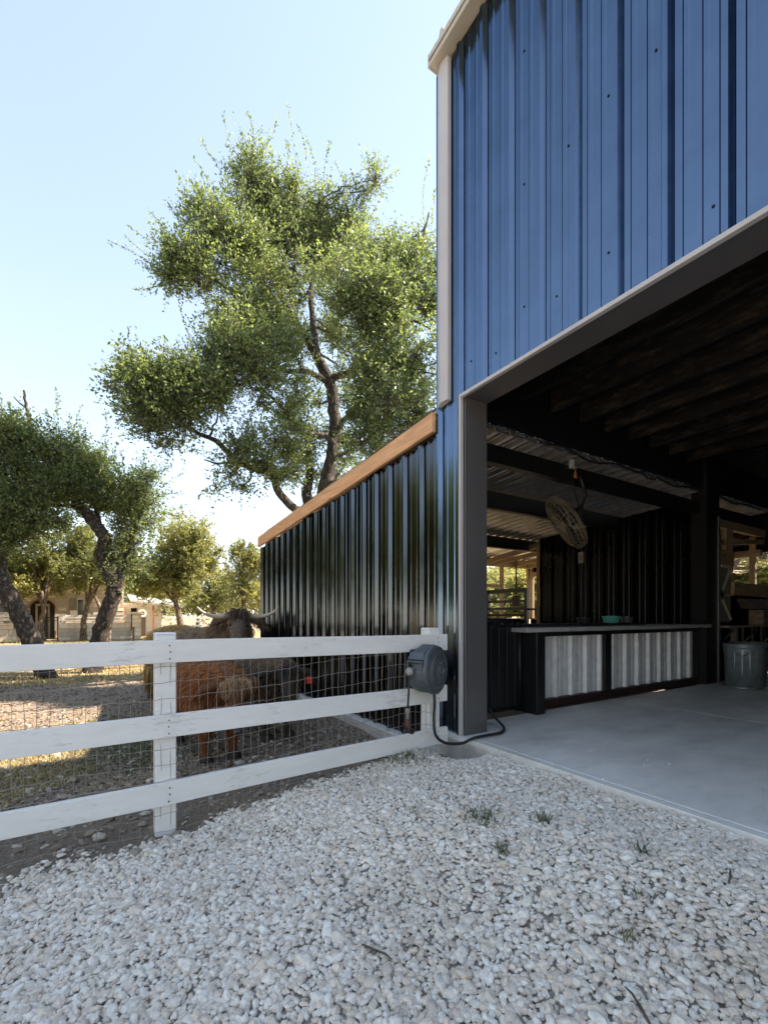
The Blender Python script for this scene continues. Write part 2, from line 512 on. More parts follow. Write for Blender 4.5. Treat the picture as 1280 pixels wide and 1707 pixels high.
M['stone'] = stone_mat('crushed_limestone', [(0.86, 0.79, 0.69), (0.89, 0.84, 0.75), (0.78, 0.70, 0.60), (0.87, 0.82, 0.74), (0.80, 0.70, 0.58), (0.90, 0.86, 0.78), (0.64, 0.57, 0.49), (0.82, 0.70, 0.59), (0.87, 0.81, 0.72), (0.75, 0.66, 0.55)], dusty=(0.46, 0.37, 0.27), patch=0.38)
M['clod'] = stone_mat('soil_clod', [(0.29, 0.235, 0.18), (0.36, 0.30, 0.24), (0.22, 0.175, 0.135), (0.54, 0.50, 0.43), (0.27, 0.215, 0.165), (0.34, 0.28, 0.22)], patch=0.2)
M['straw'] = leaf_mat('dry_grass', (0.20, 0.17, 0.06), (0.36, 0.29, 0.11), (0.52, 0.43, 0.21), 0.25)
M['green_grass'] = leaf_mat('green_grass', (0.05, 0.075, 0.022), (0.08, 0.11, 0.035), (0.17, 0.17, 0.06), 0.3)
M['litter'] = leaf_mat('leaf_litter', (0.09, 0.06, 0.035), (0.19, 0.13, 0.075), (0.36, 0.27, 0.16), 0.1)

# ------------------------------------------------------------------ ground
YW = 2.75                                   # barn front wall plane
XC = -3.39                                  # barn left line
SLAB = 0.293                                # slab top


def gz(x, y):
    """ground height"""
    side = 1 - smooth01((-3.08 - x) / 0.45)
    prof = 0.255 * smooth01((y - 0.15) / 2.15)
    prof *= 0.86 + 0.14 * smooth01((x + 2.9) / 1.0)
    z = prof * side
    z -= 0.19 * math.exp(-(((x + 3.05) / 0.30) ** 2 + ((y - 2.62) / 0.24) ** 2)) * side
    if y > 2.8 and x > -3.5: z = min(z, 0.02)
    n = 0.012 * math.sin(3.1 * x + 1.7 * y) + 0.010 * math.sin(5.3 * y - 2.2 * x + 1) + 0.007 * math.sin(9 * x + 7 * y)
    return z + n * (1 if abs(x) < 30 else 0)


def axis_coords(lo, hi, step, far):
    c = list(np.arange(lo, hi + 1e-6, step))
    d, x = step, hi
    while x < far:
        d *= 1.25; x += d; c.append(x)
    d, x = step, lo
    while x > -far:
        d *= 1.25; x -= d; c.insert(0, x)
    return c


gxs = axis_coords(-7.0, 1.5, 0.07, 900)
gys = axis_coords(-1.6, 3.2, 0.07, 900)
nx, ny = len(gxs), len(gys)
gv = [(x, y, gz(x, y)) for y in gys for x in gxs]
gf = [(j * nx + i, j * nx + i + 1, (j + 1) * nx + i + 1, (j + 1) * nx + i) for j in range(ny - 1) for i in range(nx - 1)]
gm = bpy.data.meshes.new('ground'); gm.from_pydata(gv, [], gf)
gm.polygons.foreach_set('use_smooth', [True] * len(gm.polygons))
ground = link(bpy.data.objects.new('ground', gm)); ground['kind'] = 'structure'


def ground_material():
    m, n, l, b = mat('yard_soil')
    g = N(n, 'ShaderNodeNewGeometry')
    sp = N(n, 'ShaderNodeSeparateXYZ'); l.new(g.outputs['Position'], sp.inputs[0])
    big = N(n, 'ShaderNodeTexNoise', Scale=0.55, Detail=6.0, Roughness=0.65); l.new(g.outputs['Position'], big.inputs['Vector'])
    mid = N(n, 'ShaderNodeTexNoise', Scale=6.0, Detail=8.0, Roughness=0.75); l.new(g.outputs['Position'], mid.inputs['Vector'])
    fine = N(n, 'ShaderNodeTexNoise', Scale=45.0, Detail=6.0, Roughness=0.75); l.new(g.outputs['Position'], fine.inputs['Vector'])
    soil = ramp(n, [(0.3, (0.165, 0.128, 0.098)), (0.55, (0.29, 0.235, 0.185)), (0.75, (0.42, 0.36, 0.29))]); l.new(fine.outputs['Fac'], soil.inputs[0])
    straw = ramp(n, [(0.3, (0.20, 0.145, 0.075)), (0.55, (0.35, 0.265, 0.14)), (0.75, (0.46, 0.36, 0.20))]); l.new(fine.outputs['Fac'], straw.inputs[0])
    grav = ramp(n, [(0.3, (0.30, 0.26, 0.215)), (0.7, (0.56, 0.52, 0.46))]); l.new(fine.outputs['Fac'], grav.inputs[0])
    # straw where the yard is open (far, and noise patches)
    mr = N(n, 'ShaderNodeMapRange'); mr.inputs['From Min'].default_value = -10.0; mr.inputs['From Max'].default_value = -19.0
    l.new(sp.outputs['X'], mr.inputs['Value'])
    ad = N(n, 'ShaderNodeMath', operation='ADD'); l.new(mr.outputs[0], ad.inputs[0]); l.new(big.outputs['Fac'], ad.inputs[1])
    ad2 = N(n, 'ShaderNodeMath', operation='MULTIPLY_ADD'); l.new(mid.outputs['Fac'], ad2.inputs[0]); ad2.inputs[1].default_value = 0.5; l.new(ad.outputs[0], ad2.inputs[2])
    r1 = ramp(n, [(0.78, (0, 0, 0)), (1.0, (1, 1, 1))]); l.new(ad2.outputs[0], r1.inputs[0])
    m1 = N(n, 'ShaderNodeMix', data_type='RGBA'); l.new(r1.outputs[0], m1.inputs['Factor']); l.new(soil.outputs[0], m1.inputs[6]); l.new(straw.outputs[0], m1.inputs[7])
    # gravel yard
    x2 = N(n, 'ShaderNodeMath', operation='MULTIPLY_ADD'); l.new(mid.outputs['Fac'], x2.inputs[0]); x2.inputs[1].default_value = 0.25; l.new(sp.outputs['X'], x2.inputs[2])
    gt = N(n, 'ShaderNodeMapRange'); gt.inputs['From Min'].default_value = -2.92; gt.inputs['From Max'].default_value = -2.78
    l.new(x2.outputs[0], gt.inputs['Value'])
    m2 = N(n, 'ShaderNodeMix', data_type='RGBA'); l.new(gt.outputs[0], m2.inputs['Factor']); l.new(m1.outputs[2], m2.inputs[6]); l.new(grav.outputs[0], m2.inputs[7])
    l.new(m2.outputs[2], b.inputs['Base Color'])
    b.inputs['Roughness'].default_value = 0.95
    b.inputs['Specular IOR Level'].default_value = 0.2
    hh = N(n, 'ShaderNodeMath', operation='MULTIPLY_ADD'); l.new(mid.outputs['Fac'], hh.inputs[0]); hh.inputs[1].default_value = 1.5; l.new(fine.outputs['Fac'], hh.inputs[2])
    bp = N(n, 'ShaderNodeBump', Strength=0.9, Distance=0.03); l.new(hh.outputs[0], bp.inputs['Height']); l.new(bp.outputs[0], b.inputs['Normal'])
    return m


gm.materials.append(ground_material())

slab = MB()
slab.box(XC, 2.70, -0.25, 6.2, 2.772, SLAB)
slab.box(XC, 2.778, -0.25, 6.2, 5.60, SLAB)
slab.box(XC, 5.607, -0.25, 6.2, 11.0, SLAB)
slab.box(XC + .01, 2.71, -0.25, 6.19, 10.9, SLAB - .012)
slab_o = slab.build('concrete_slab', M['concrete'], bevel=0.004, seg=1)
slab_o['kind'] = 'structure'

# ------------------------------------------------------------------ barn
barn = thing('barn', 'tall metal barn with glossy upper wall tinted sky blue, wide open bay and black lean-to', 'barn', (XC, YW, 0))


def bpart(mb, name, m, bevel=0.0, smooth=False, label=None, parent=None):
    o = mb.build(name, m, None, bevel, smooth)
    o.parent = parent or barn
    o.matrix_parent_inverse = Matrix.Translation((-XC, -YW, 0))
    if label: o['label'] = label
    return o


RIB = 0.2915


def rib_profile(u0, u1, phase, big=0.038, small=0.006, per=RIB):
    """points (u, depth) of a ribbed sheet between u0 and u1"""
    pts = {u0, u1}
    prof = [(-0.038, 0), (-0.016, big), (0.016, big), (0.038, 0),
            (per / 3 - 0.020, 0), (per / 3 - 0.011, small), (per / 3 + 0.011, small), (per / 3 + 0.020, 0),
            (2 * per / 3 - 0.020, 0), (2 * per / 3 - 0.011, small), (2 * per / 3 + 0.011, small), (2 * per / 3 + 0.020, 0)]
    k0 = math.floor((u0 - phase) / per) - 1
    allp = []
    for k in range(k0, k0 + int((u1 - u0) / per) + 4):
        for a, d in prof: allp.append((phase + k * per + a, d))
    us = [p[0] for p in allp]; ds = [p[1] for p in allp]
    out = [(u0, float(np.interp(u0, us, ds)))]
    out += [(a, d) for a, d in allp if u0 + 1e-4 < a < u1 - 1e-4]
    out.append((u1, float(np.interp(u1, us, ds))))
    return out


def front_panel(x0, x1, zb, zt, y=YW, sgn=-1, name='metal_panel', m=None, phase=-3.086, thick=0.004):
    """ribbed sheet in a plane y=const; ribs stand out towards sgn*Y; zb, zt functions of x"""
    mb = MB(); pr = rib_profile(x0, x1, phase)
    vs_ = []
    for u, d in pr:
        vs_ += [(u, y + sgn * d, zb(u)), (u, y + sgn * d, zt(u)), (u, y + sgn * (d - thick), zb(u)), (u, y + sgn * (d - thick), zt(u))]
    fs = []
    n_ = len(pr)
    for i in range(n_ - 1):
        a, b = i * 4, (i + 1) * 4
        q = [(a, b, b + 1, a + 1), (b + 2, a + 2, a + 3, b + 3), (a, a + 2, b + 2, b), (a + 1, b + 1, b + 3, a + 3)]
        if sgn > 0: q = [tuple(reversed(f)) for f in q]
        fs += q
    fs += [(0, 1, 3, 2), ((n_ - 1) * 4, (n_ - 1) * 4 + 2, (n_ - 1) * 4 + 3, (n_ - 1) * 4 + 1)]
    mb.add(vs_, fs)
    return bpart(mb, name, m or M['barn'])


def side_panel(y0, y1, zb, zt, x, sgn=1, name='metal_panel', m=None, phase=0.0, parent=None):
    mb = MB(); pr = rib_profile(y0, y1, phase)
    vs_ = []
    for u, d in pr:
        vs_ += [(x + sgn * d, u, zb), (x + sgn * d, u, zt), (x + sgn * (d - 0.004), u, zb), (x + sgn * (d - 0.004), u, zt)]
    fs = []; n_ = len(pr)
    for i in range(n_ - 1):
        a, b = i * 4, (i + 1) * 4
        fs += [(a, b, b + 1, a + 1), (b + 2, a + 2, a + 3, b + 3), (a, a + 2, b + 2, b), (a + 1, b + 1, b + 3, a + 3)]
    fs += [(0, 1, 3, 2), ((n_ - 1) * 4, (n_ - 1) * 4 + 2, (n_ - 1) * 4 + 3, (n_ - 1) * 4 + 1)]
    mb.add(vs_, fs)
    return bpart(mb, name, m or M['barn']) if parent is None else mb.build(name, m, parent)


EAVE = CH + 5.15
SLOPE = 0.3
XRIDGE = 1.4
XR = 2 * XRIDGE - XC
DOOR_L, DOOR_R = -3.05, 1.2
HEAD = CH + 1.94
BACK = 10.9
LXL = -8.92                                 # lean-to left end
LZ0, LSL = CH + 1.93, 0.0685                # lean-to roof height at XC and slope


YRIDGE = (YW + BACK) / 2


def rake(x):
    return EAVE


def lean_top(x):
    return LZ0 + LSL * (x - XC)


def screws(pts, y):
    mb = MB()
    for x, z, d in pts:
        mb.lathe([(0.0, -0.007), (0.005, -0.007), (0.0055, -0.003), (0.009, -0.0025), (0.009, 0.0)], 6, (x, y - d, z), 'Y')
    return mb


# upper front wall: 3 ft sheets from the corner to the right
edges = [XC, -2.90]
while edges[-1] < XR - 0.95: edges.append(edges[-1] + 0.9144)
edges.append(XR)
for i in range(len(edges) - 1):
    a, b = edges[i], edges[i + 1]
    if i == 0:
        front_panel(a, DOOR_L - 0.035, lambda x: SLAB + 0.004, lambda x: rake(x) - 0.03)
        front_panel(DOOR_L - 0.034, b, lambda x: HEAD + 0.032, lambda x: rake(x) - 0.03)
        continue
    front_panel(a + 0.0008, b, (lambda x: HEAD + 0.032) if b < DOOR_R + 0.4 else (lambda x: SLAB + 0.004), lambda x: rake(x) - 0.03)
sp_ = []
for x in np.arange(-3.05, 1.5, RIB):
    for z in (CH + 2.25, CH + 3.35, CH + 4.3, CH + 5.0):
        if random.random() < 0.75 and z < rake(x) - 0.2: sp_.append((x + RIB / 2 + random.choice((-0.1, 0.09, 0.0)) * 0.5, z + random.uniform(-0.12, 0.12), 0.0))
bpart(screws(sp_, YW), 'wall_screw', M['screw'])['kind'] = 'stuff'

# lean-to front wall sheets
FT = 0.115
e2 = [XC]
while e2[-1] > LXL + 0.95: e2.append(e2[-1] - 0.9144)
e2.append(LXL)
for i in range(len(e2) - 1):
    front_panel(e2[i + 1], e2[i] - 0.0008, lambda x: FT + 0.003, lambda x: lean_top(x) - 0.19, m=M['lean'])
sp_ = []
for x in np.arange(-3.05 - 18 * RIB, -3.3, RIB):
    for z in (0.5, 1.25, 1.95, 2.45):
        if random.random() < 0.7 and z < lean_top(x) - 0.3: sp_.append((x + RIB / 2 * random.choice((0.5, 1, 1.5)), z + random.uniform(-.04, .04), 0.0))
bpart(screws(sp_, YW), 'wall_screw', M['screw'])['kind'] = 'stuff'
# cedar fascia (two boards butted)
for xa, xb in ((LXL - 0.06, -6.9), (-6.897, XC - 0.012)):
    mb = MB(); p = []
    for z_ in (-0.185, 0.0):
        for x, y in ((xa, YW - 0.078), (xb, YW - 0.078), (xb, YW - 0.036), (xa, YW - 0.036)):
            p.append((x, y, lean_top(x) + z_ + 0.005))
    mb.hexa(p); bpart(mb, 'fascia_board', M['cedar'], 0.003)
mb = MB(); mb.box(LXL - 0.045, YW - 0.03, FT, LXL - 0.002, YW + 0.02, lean_top(LXL) - 0.19)
bpart(mb, 'corner_board', M['cedar'], 0.003)
# concrete footing under the lean-to
mb = MB(); mb.box(LXL, YW - 0.11, -0.3, XC - 0.003, YW + 0.12, FT); bpart(mb, 'footing', M['footing'], 0.012)
mb = MB(); mb.box(XC + 0.001, 2.685, -0.3, DOOR_L + 0.35, 2.699, SLAB - 0.035); bpart(mb, 'footing', M['footing'], 0.003)

# corner trim, eave trim, roof
mb = MB()
zb = CH + 1.965
xa_, xm_, xb_ = XC + 0.022, XC + 0.085, XC + 0.178
mb.add([(xa_, YW - 0.040, zb), (xm_, YW - 0.062, zb + 0.02), (xb_, YW - 0.050, zb + 0.02), (xb_, YW - 0.004, zb + 0.02), (xa_, YW - 0.004, zb),
        (xa_, YW - 0.040, EAVE - .004), (xm_, YW - 0.062, EAVE - .004), (xb_, YW - 0.050, EAVE - .004), (xb_, YW - 0.004, EAVE - .004), (xa_, YW - 0.004, EAVE - .004)],
       [(0, 1, 6, 5), (1, 2, 7, 6), (2, 3, 8, 7), (3, 4, 9, 8), (4, 0, 5, 9), (4, 3, 2, 1, 0), (5, 6, 7, 8, 9)])
bpart(mb, 'corner_trim', M['trim_white'], 0.003)
mb = MB(); mb.box(XC + 0.012, YW - 0.130, CH + 5.150, XR, YW - 0.003, CH + 5.198); bpart(mb, 'eave_trim', M['trim_tan'], 0.004)
mb = MB(); mb.box(XC - 0.012, YW - 0.136, CH + 5.146, XC + 0.011, YW + .05, CH + 5.27); bpart(mb, 'eave_end_cap', M['trim_tan'], 0.008)
# ribbed roof sheets, front eave to ridge to back eave
xq = XC + 0.0115
while xq < XR:
    xq2 = min(xq + 0.9144, XR + .03)
    for s in (0, 1):
        pr = rib_profile(xq, xq2 - .001, -3.19, 0.05)
        yf, yr = (YW - 0.142, YRIDGE) if s == 0 else (BACK + 0.15, YRIDGE)
        z0 = CH + 5.20; z1 = z0 + SLOPE * abs(yr - yf)
        mb = MB(); vs_ = []
        for u, d in pr:
            vs_ += [(u, yf, z0), (u, yf, z0 + .045 + d), (u, yr, z1), (u, yr, z1 + .045 + d)]
        fs = []
        for i in range(len(pr) - 1):
            a, b = i * 4, i * 4 + 4
            fs += [(a, b, b + 1, a + 1), (a + 1, b + 1, b + 3, a + 3), (a, a + 2, b + 2, b), (a + 2, a + 3, b + 3, b + 2)]
        mb.add(vs_, fs); bpart(mb, 'roof_sheet', M['trim_tan'])
    xq = xq2
for x in (XC - 0.018, XR - .03):
    mb = MB(); mb.add([(x, YW + .03, EAVE), (x, BACK - .03, EAVE), (x, YRIDGE, EAVE + SLOPE * (YRIDGE - YW)), (x + .012, YW + .03, EAVE), (x + .012, BACK - .03, EAVE), (x + .012, YRIDGE, EAVE + SLOPE * (YRIDGE - YW))],
                      [(0, 2, 1), (3, 4, 5), (0, 1, 4, 3), (1, 2, 5, 4), (2, 0, 3, 5)]); bpart(mb, 'gable', M['barn'])
# back, left and right walls of the main bay (left wall only above the lean-to)
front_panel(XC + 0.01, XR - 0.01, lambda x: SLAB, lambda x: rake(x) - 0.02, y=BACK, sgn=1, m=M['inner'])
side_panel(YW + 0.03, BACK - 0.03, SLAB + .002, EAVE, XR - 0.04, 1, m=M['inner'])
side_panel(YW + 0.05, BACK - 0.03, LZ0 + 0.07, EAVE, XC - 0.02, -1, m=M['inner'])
mb = MB(); mb.box(XC - 0.012, YW + 0.05, LZ0 + 0.075, XC + 0.012, BACK - .03, EAVE - .05); bpart(mb, 'wall_liner', M['black_steel'])

# door frame: white edge trim, wide jamb and soffit
mb = MB(); mb.box(DOOR_L - 0.026, YW - 0.040, SLAB + .001, DOOR_L, YW - 0.004, HEAD + 0.030); bpart(mb, 'edge_trim', M['trim_white'], 0.002)
mb = MB(); mb.box(DOOR_L + .0005, YW - 0.040, HEAD, DOOR_R, YW - 0.004, HEAD + 0.030); bpart(mb, 'edge_trim', M['trim_white'], 0.002)
mb = MB(); mb.box(XC + 0.06, YW + 0.006, SLAB + .0015, DOOR_L + 0.012, YW + 0.275, HEAD + 0.025); bpart(mb, 'door_jamb', M['bronze'], 0.003)
mb = MB(); mb.box(DOOR_L + 0.0125, YW + 0.006, HEAD + 0.012, DOOR_R, YW + 0.275, HEAD + 0.24); bpart(mb, 'door_header', M['bronze'], 0.003)
mb = MB(); mb.box(DOOR_R, YW + 0.006, SLAB + .0015, DOOR_R + 0.3, YW + 0.275, HEAD + 0.025); bpart(mb, 'door_jamb', M['bronze'], 0.003)

# ceiling: black deck with rough joists running across, liner ribs further in
CEIL = CH + 2.32
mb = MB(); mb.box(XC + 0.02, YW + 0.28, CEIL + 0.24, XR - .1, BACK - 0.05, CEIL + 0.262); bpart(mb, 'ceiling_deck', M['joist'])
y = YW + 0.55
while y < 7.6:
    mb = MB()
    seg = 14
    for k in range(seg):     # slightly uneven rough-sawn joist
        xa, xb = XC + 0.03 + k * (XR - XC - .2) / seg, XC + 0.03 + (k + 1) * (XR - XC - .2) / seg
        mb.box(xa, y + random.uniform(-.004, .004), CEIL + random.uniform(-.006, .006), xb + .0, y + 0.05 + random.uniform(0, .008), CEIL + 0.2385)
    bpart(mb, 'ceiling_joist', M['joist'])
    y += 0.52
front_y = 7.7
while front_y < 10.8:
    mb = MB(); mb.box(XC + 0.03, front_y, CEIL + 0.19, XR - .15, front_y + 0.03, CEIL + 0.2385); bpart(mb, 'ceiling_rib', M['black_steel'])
    front_y += 0.23

# main line between bay and lean-to
mb = MB(); mb.box(XC - 0.13, YW + 0.3, CH + 1.61, XC - 0.03, BACK - .05, CH + 1.80); bpart(mb, 'header_beam', M['black_steel'], 0.004)
mb = MB(); mb.box(XC - 0.16, 8.02, SLAB + .001, XC + 0.06, 8.46, CEIL + 0.23); bpart(mb, 'column', M['black_steel'], 0.004)
mb = MB(); mb.box(XC + 0.0605, 8.40, SLAB + .002, XC + 0.075, 8.462, CH + 1.6); bpart(mb, 'corner_angle', M['tin'], 0.002)
mb = MB(); mb.box(XC - 0.25, YW + 0.28, SLAB + 0.001, XC - 0.02, YW + 0.42, CEIL + .2); bpart(mb, 'column', M['black_steel'], 0.004)
# lean-to roof sheets (ribs run down the slope) and purlins
for k in range(9):
    y0 = YW - 0.03 + k * 0.9144
    y1 = min(y0 + 0.9136, BACK - 0.1)
    if y1 <= y0: break
    pr = rib_profile(y0, y1, YW + 0.1, 0.05, 0.016, 0.2286)
    mb = MB(); vs_ = []
    for u, d in pr:
        for x in (LXL - 0.25, XC - 0.022):
            zz = lean_top(x) + 0.055 - d
            vs_ += [(x, u, zz), (x, u, zz + 0.003)]
    fs = []
    for i in range(len(pr) - 1):
        a, b = i * 4, i * 4 + 4
        fs += [(a, b, b + 2, a + 2), (a + 1, a + 3, b + 3, b + 1)]
    mb.add(vs_, fs); bpart(mb, 'roof_panel', M['galv_roof'])
mb = MB(); mb.bar((XC - 0.035, YW + .3, LZ0 + 0.045), (XC - 0.035, BACK - .1, LZ0 + 0.045), 0.02, 0.055); bpart(mb, 'closure_strip', M['tin'])
for x, h, mm in ((-4.85, 0.26, 'black_steel'), (-6.95, 0.24, 'black_steel'), (LXL + 0.12, 0.2, 'pine_y')):
    zt = lean_top(x) + 0.012
    mb = MB(); mb.box(x - 0.05, YW + 0.06, zt - h, x + 0.05, BACK - .1, zt - 0.006); bpart(mb, 'purlin', M[mm], 0.004)
for y in (8.9, 9.7, 10.3):
    mb = MB(); mb.bar((LXL + .1, y, lean_top(LXL) - 0.16), (-3.6, y, lean_top(-3.6) - 0.16), 0.045, 0.11); bpart(mb, 'rafter', M['pine_x'], 0.003)
# partition across the lean-to
PY = 8.2
xs_ = [-3.56, -4.47, -5.39, -6.30, -6.60]
for a, b in zip(xs_[1:], xs_[:-1]):
    front_panel(a, b - .001, lambda x: 0.1, lambda x: lean_top(x) - 0.02, y=PY, m=M['inner'], phase=-3.7)
# pine-framed opening beside the partition
mb = MB(); mb.box(-6.69, PY - 0.05, 0.05, -6.605, PY + 0.05, CH + 1.62); bpart(mb, 'opening_post', M['pine_z'], 0.003)
mb = MB(); mb.bar((-8.85, PY, CH + 1.26), (-6.69, PY, CH + 1.56), 0.09, 0.11); bpart(mb, 'opening_header', M['pine_x'], 0.003)
mb = MB(); mb.box(LXL + 0.03, PY - 0.05, 0.05, LXL + 0.12, PY + 0.05, lean_top(LXL) - 0.2); bpart(mb, 'opening_post', M['pine_z'], 0.003)
# lean-to outer left wall: low black wall, pine posts, open above
side_panel(YW + 0.05, BACK - 0.42, 0.02, CH - 0.06, LXL + 0.03, -1, m=M['inner'])
WZ = CH + 1.35
for y in (4.3, 6.2, 9.32, 10.40):
    mb = MB(); mb.box(LXL + 0.02, y, CH - 0.055, LXL + 0.11, y + 0.09, WZ); bpart(mb, 'window_post', M['pine_z'], 0.003)
for z0, z1 in ((WZ, WZ + 0.12), (CH - 0.09, CH - 0.056)):
    mb = MB(); mb.box(LXL + 0.015, YW + .06, z0, LXL + 0.125, BACK - 0.44, z1); bpart(mb, 'window_rail', M['pine_y'], 0.003)
mb = MB(); mb.box(LXL + 0.02, 8.26, CH + 0.78, LXL + 0.10, 9.32, CH + 0.86); bpart(mb, 'window_rail', M['pine_y'], 0.003)
# lean-to back wall with two openings
YB = BACK - 0.40
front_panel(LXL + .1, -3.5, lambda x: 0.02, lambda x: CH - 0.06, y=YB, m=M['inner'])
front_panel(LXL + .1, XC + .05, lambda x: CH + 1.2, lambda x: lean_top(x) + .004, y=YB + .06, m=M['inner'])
for xa in (LXL + .13, -7.95, -6.7, -5.4, -4.75, -3.62):
    mb = MB(); mb.box(xa, YB - 0.07, CH - 0.055, xa + 0.09, YB + 0.02, CH + 1.5 if xa > -8 else WZ); bpart(mb, 'window_post', M['pine_z'], 0.003)
for z0, z1 in ((CH + 1.12, CH + 1.24), (CH - 0.09, CH - 0.056)):
    mb = MB(); mb.box(LXL + 0.13, YB - 0.075, z0, -3.45, YB + 0.03, z1); bpart(mb, 'window_rail', M['pine_x'], 0.003)
# pine framing right of the column
PX = XC - 0.06
mb = MB(); mb.box(PX - 0.045, 8.47, CH + 1.47, PX + 0.045, BACK - .05, CH + 1.605); bpart(mb, 'pine_plate', M['pine_y'], 0.003)
mb = MB(); mb.box(PX - 0.045, 9.03, CH + 0.75, PX + 0.045, 9.17, CH + 1.47); bpart(mb, 'pine_post', M['pine_z'], 0.003)
mb = MB(); mb.box(PX - 0.04, 8.92, CH + 1.02, PX + 0.04, 9.028, CH + 1.47); bpart(mb, 'pine_post', M['pine_z'], 0.003)
mb = MB(); mb.box(PX - 0.05, 8.47, CH + 0.86, PX + 0.05, 9.20, CH + 1.10); bpart(mb, 'pine_header', M['pine_y'], 0.003)
mb = MB(); mb.bar((PX, 8.48, CH + 1.2), (PX, 10.8, CH + 1.42), 0.05, 0.09); bpart(mb, 'pine_brace', M['pine_y'], 0.003)
mb = MB(); mb.box(PX - 0.045, 9.20, CH + 0.36, PX + 0.05, BACK - .05, CH + 0.58); bpart(mb, 'pine_rail', M['pine_y'], 0.003)
# braced plank shutter beside the column
mb = MB(); mb.box(PX - 0.02, 8.47, CH - 0.10, PX + 0.02, 8.68, CH + 0.84); sh = bpart(mb, 'shutter', M['grey_wood'], 0.003)
mb = MB(); mb.box(PX - 0.02, 8.72, CH - 0.10, PX + 0.02, 9.14, CH + 0.84); sh = bpart(mb, 'shutter', M['grey_wood'], 0.003)
mb = MB()
for a, b in (((8.74, .02), (9.12, -.06 + .44)), ):
    pass
mb.bar((PX + .03, 8.76, CH + 0.40), (PX + .03, 9.10, CH + 0.80), 0.02, 0.05, (1, 0, 0))
mb.bar((PX + .03, 8.76, CH + 0.30), (PX + .03, 9.10, CH - 0.06), 0.02, 0.05, (1, 0, 0))
mb.bar((PX + .03, 8.73, CH + 0.82), (PX + .03, 9.13, CH + 0.82), 0.02, 0.04, (1, 0, 0))
mb.bar((PX + .03, 8.73, CH + 0.35), (PX + .03, 9.13, CH + 0.35), 0.02, 0.04, (1, 0, 0))
bpart(mb, 'shutter_brace', M['trim_tan'])
mb = MB()
for k in range(8):
    a = k * math.pi / 4
    mb.tube([(PX + 0.05, 8.70 + .02 * math.cos(a), CH + .35 + .02 * math.sin(a)), (PX + 0.05, 8.70 + .10 * math.cos(a), CH + .35 + .10 * math.sin(a))], 0.008, 5)
mb.lathe([(0.0, 0.02), (0.03, 0.02), (0.03, -0.02), (0, -0.02)], 10, (PX + 0.06, 8.70, CH + .35), 'X')
bpart(mb, 'shutter_latch', M['iron'])
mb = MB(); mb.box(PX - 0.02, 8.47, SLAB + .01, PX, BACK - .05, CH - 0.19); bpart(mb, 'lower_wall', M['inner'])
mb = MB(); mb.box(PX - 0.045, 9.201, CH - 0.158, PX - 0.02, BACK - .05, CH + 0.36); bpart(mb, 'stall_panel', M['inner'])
for yy in (9.18, 9.55, 9.95, 10.35):
    mb = MB(); mb.tube([(PX + 0.04, yy, SLAB), (PX + 0.04, yy, CH - 0.19)], 0.02, 8); bpart(mb, 'stall_bar', M['tin'])
mb = MB(); mb.box(PX + 0.005, 9.16, SLAB + .002, PX + 0.09, 9.25, CH - 0.19); bpart(mb, 'pine_post', M['grey_wood'], .003)

# cable along the header
cab = MB()
pts = []
for k in range(60):
    yy = 4.2 + k * 0.105
    pts.append((XC - 0.005 + 0.012 * math.sin(k * .7), yy, CH + 1.955 + 0.05 * math.sin(k * 0.5) * math.sin(k * .17) - (0.07 if 20 < k < 24 else 0)))
cab.tube(pts, 0.011, 6)
props(cab.build('power_cable', M['rubber'], smooth=True), 'black power cable strung loosely along the steel header inside the barn', 'cable')

# ------------------------------------------------------------------ counter
ct = thing('counter', 'long barn counter with pale top and two silvery corrugated front panels', 'counter', (-3.5, 6.0, SLAB))


def cpart(mb, name, m, bevel=0.0, parent=ct, loc=(3.5, -6.0, -SLAB)):
    o = mb.build(name, m, parent, bevel)
    o.matrix_parent_inverse = Matrix.Translation(loc)
    return o


mb = MB(); mb.box(-4.0, 3.82, CH - 0.175, -3.25, 8.0, CH - 0.128); cpart(mb, 'countertop', M['countertop'], 0.004)
mb = MB(); mb.box(-3.62, 3.98, SLAB + .001, -3.26, 4.12, CH - 0.176); cpart(mb, 'end_post', M['black_steel'], 0.004)
mb = MB(); mb.box(-3.52, 5.49, SLAB + .11, -3.425, 5.63, CH - 0.21); cpart(mb, 'middle_post', M['black_steel'], 0.003)
mb = MB(); mb.box(-3.52, 7.95, SLAB + .001, -3.425, 8.018, CH - 0.21); cpart(mb, 'end_post', M['black_steel'], 0.003)
mb = MB(); mb.box(-3.54, 4.122, CH - 0.235, -3.42, 8.0, CH - 0.177); cpart(mb, 'top_rail', M['black_steel'], 0.003)
mb = MB(); mb.box(-3.54, 4.122, SLAB + .001, -3.43, 7.948, SLAB + 0.105); cpart(mb, 'kick_channel', M['red_oxide'], 0.004)
for y0, y1 in ((4.122, 5.489), (5.631, 7.949)):
    o = side_panel(y0, y1, SLAB + 0.108, CH - 0.237, -3.50, 1, 'corrugated_panel', M['galv'], 4.3, parent=ct)
    o.matrix_parent_inverse = Matrix.Translation((3.5, -6.0, -SLAB))

mb = MB(); mb.box(-3.95, 4.0, CH - 0.126, -3.55, 6.7, CH - 0.095)
for k in range(14): mb.box(-3.548, 4.0 + k * .19, CH - 0.126, -3.53, 4.12 + k * .19, CH - 0.10)
props(mb.build('rubber_mat', M['rubber'], bevel=.004), 'black rubber mat lying along the back of the counter', 'mat')


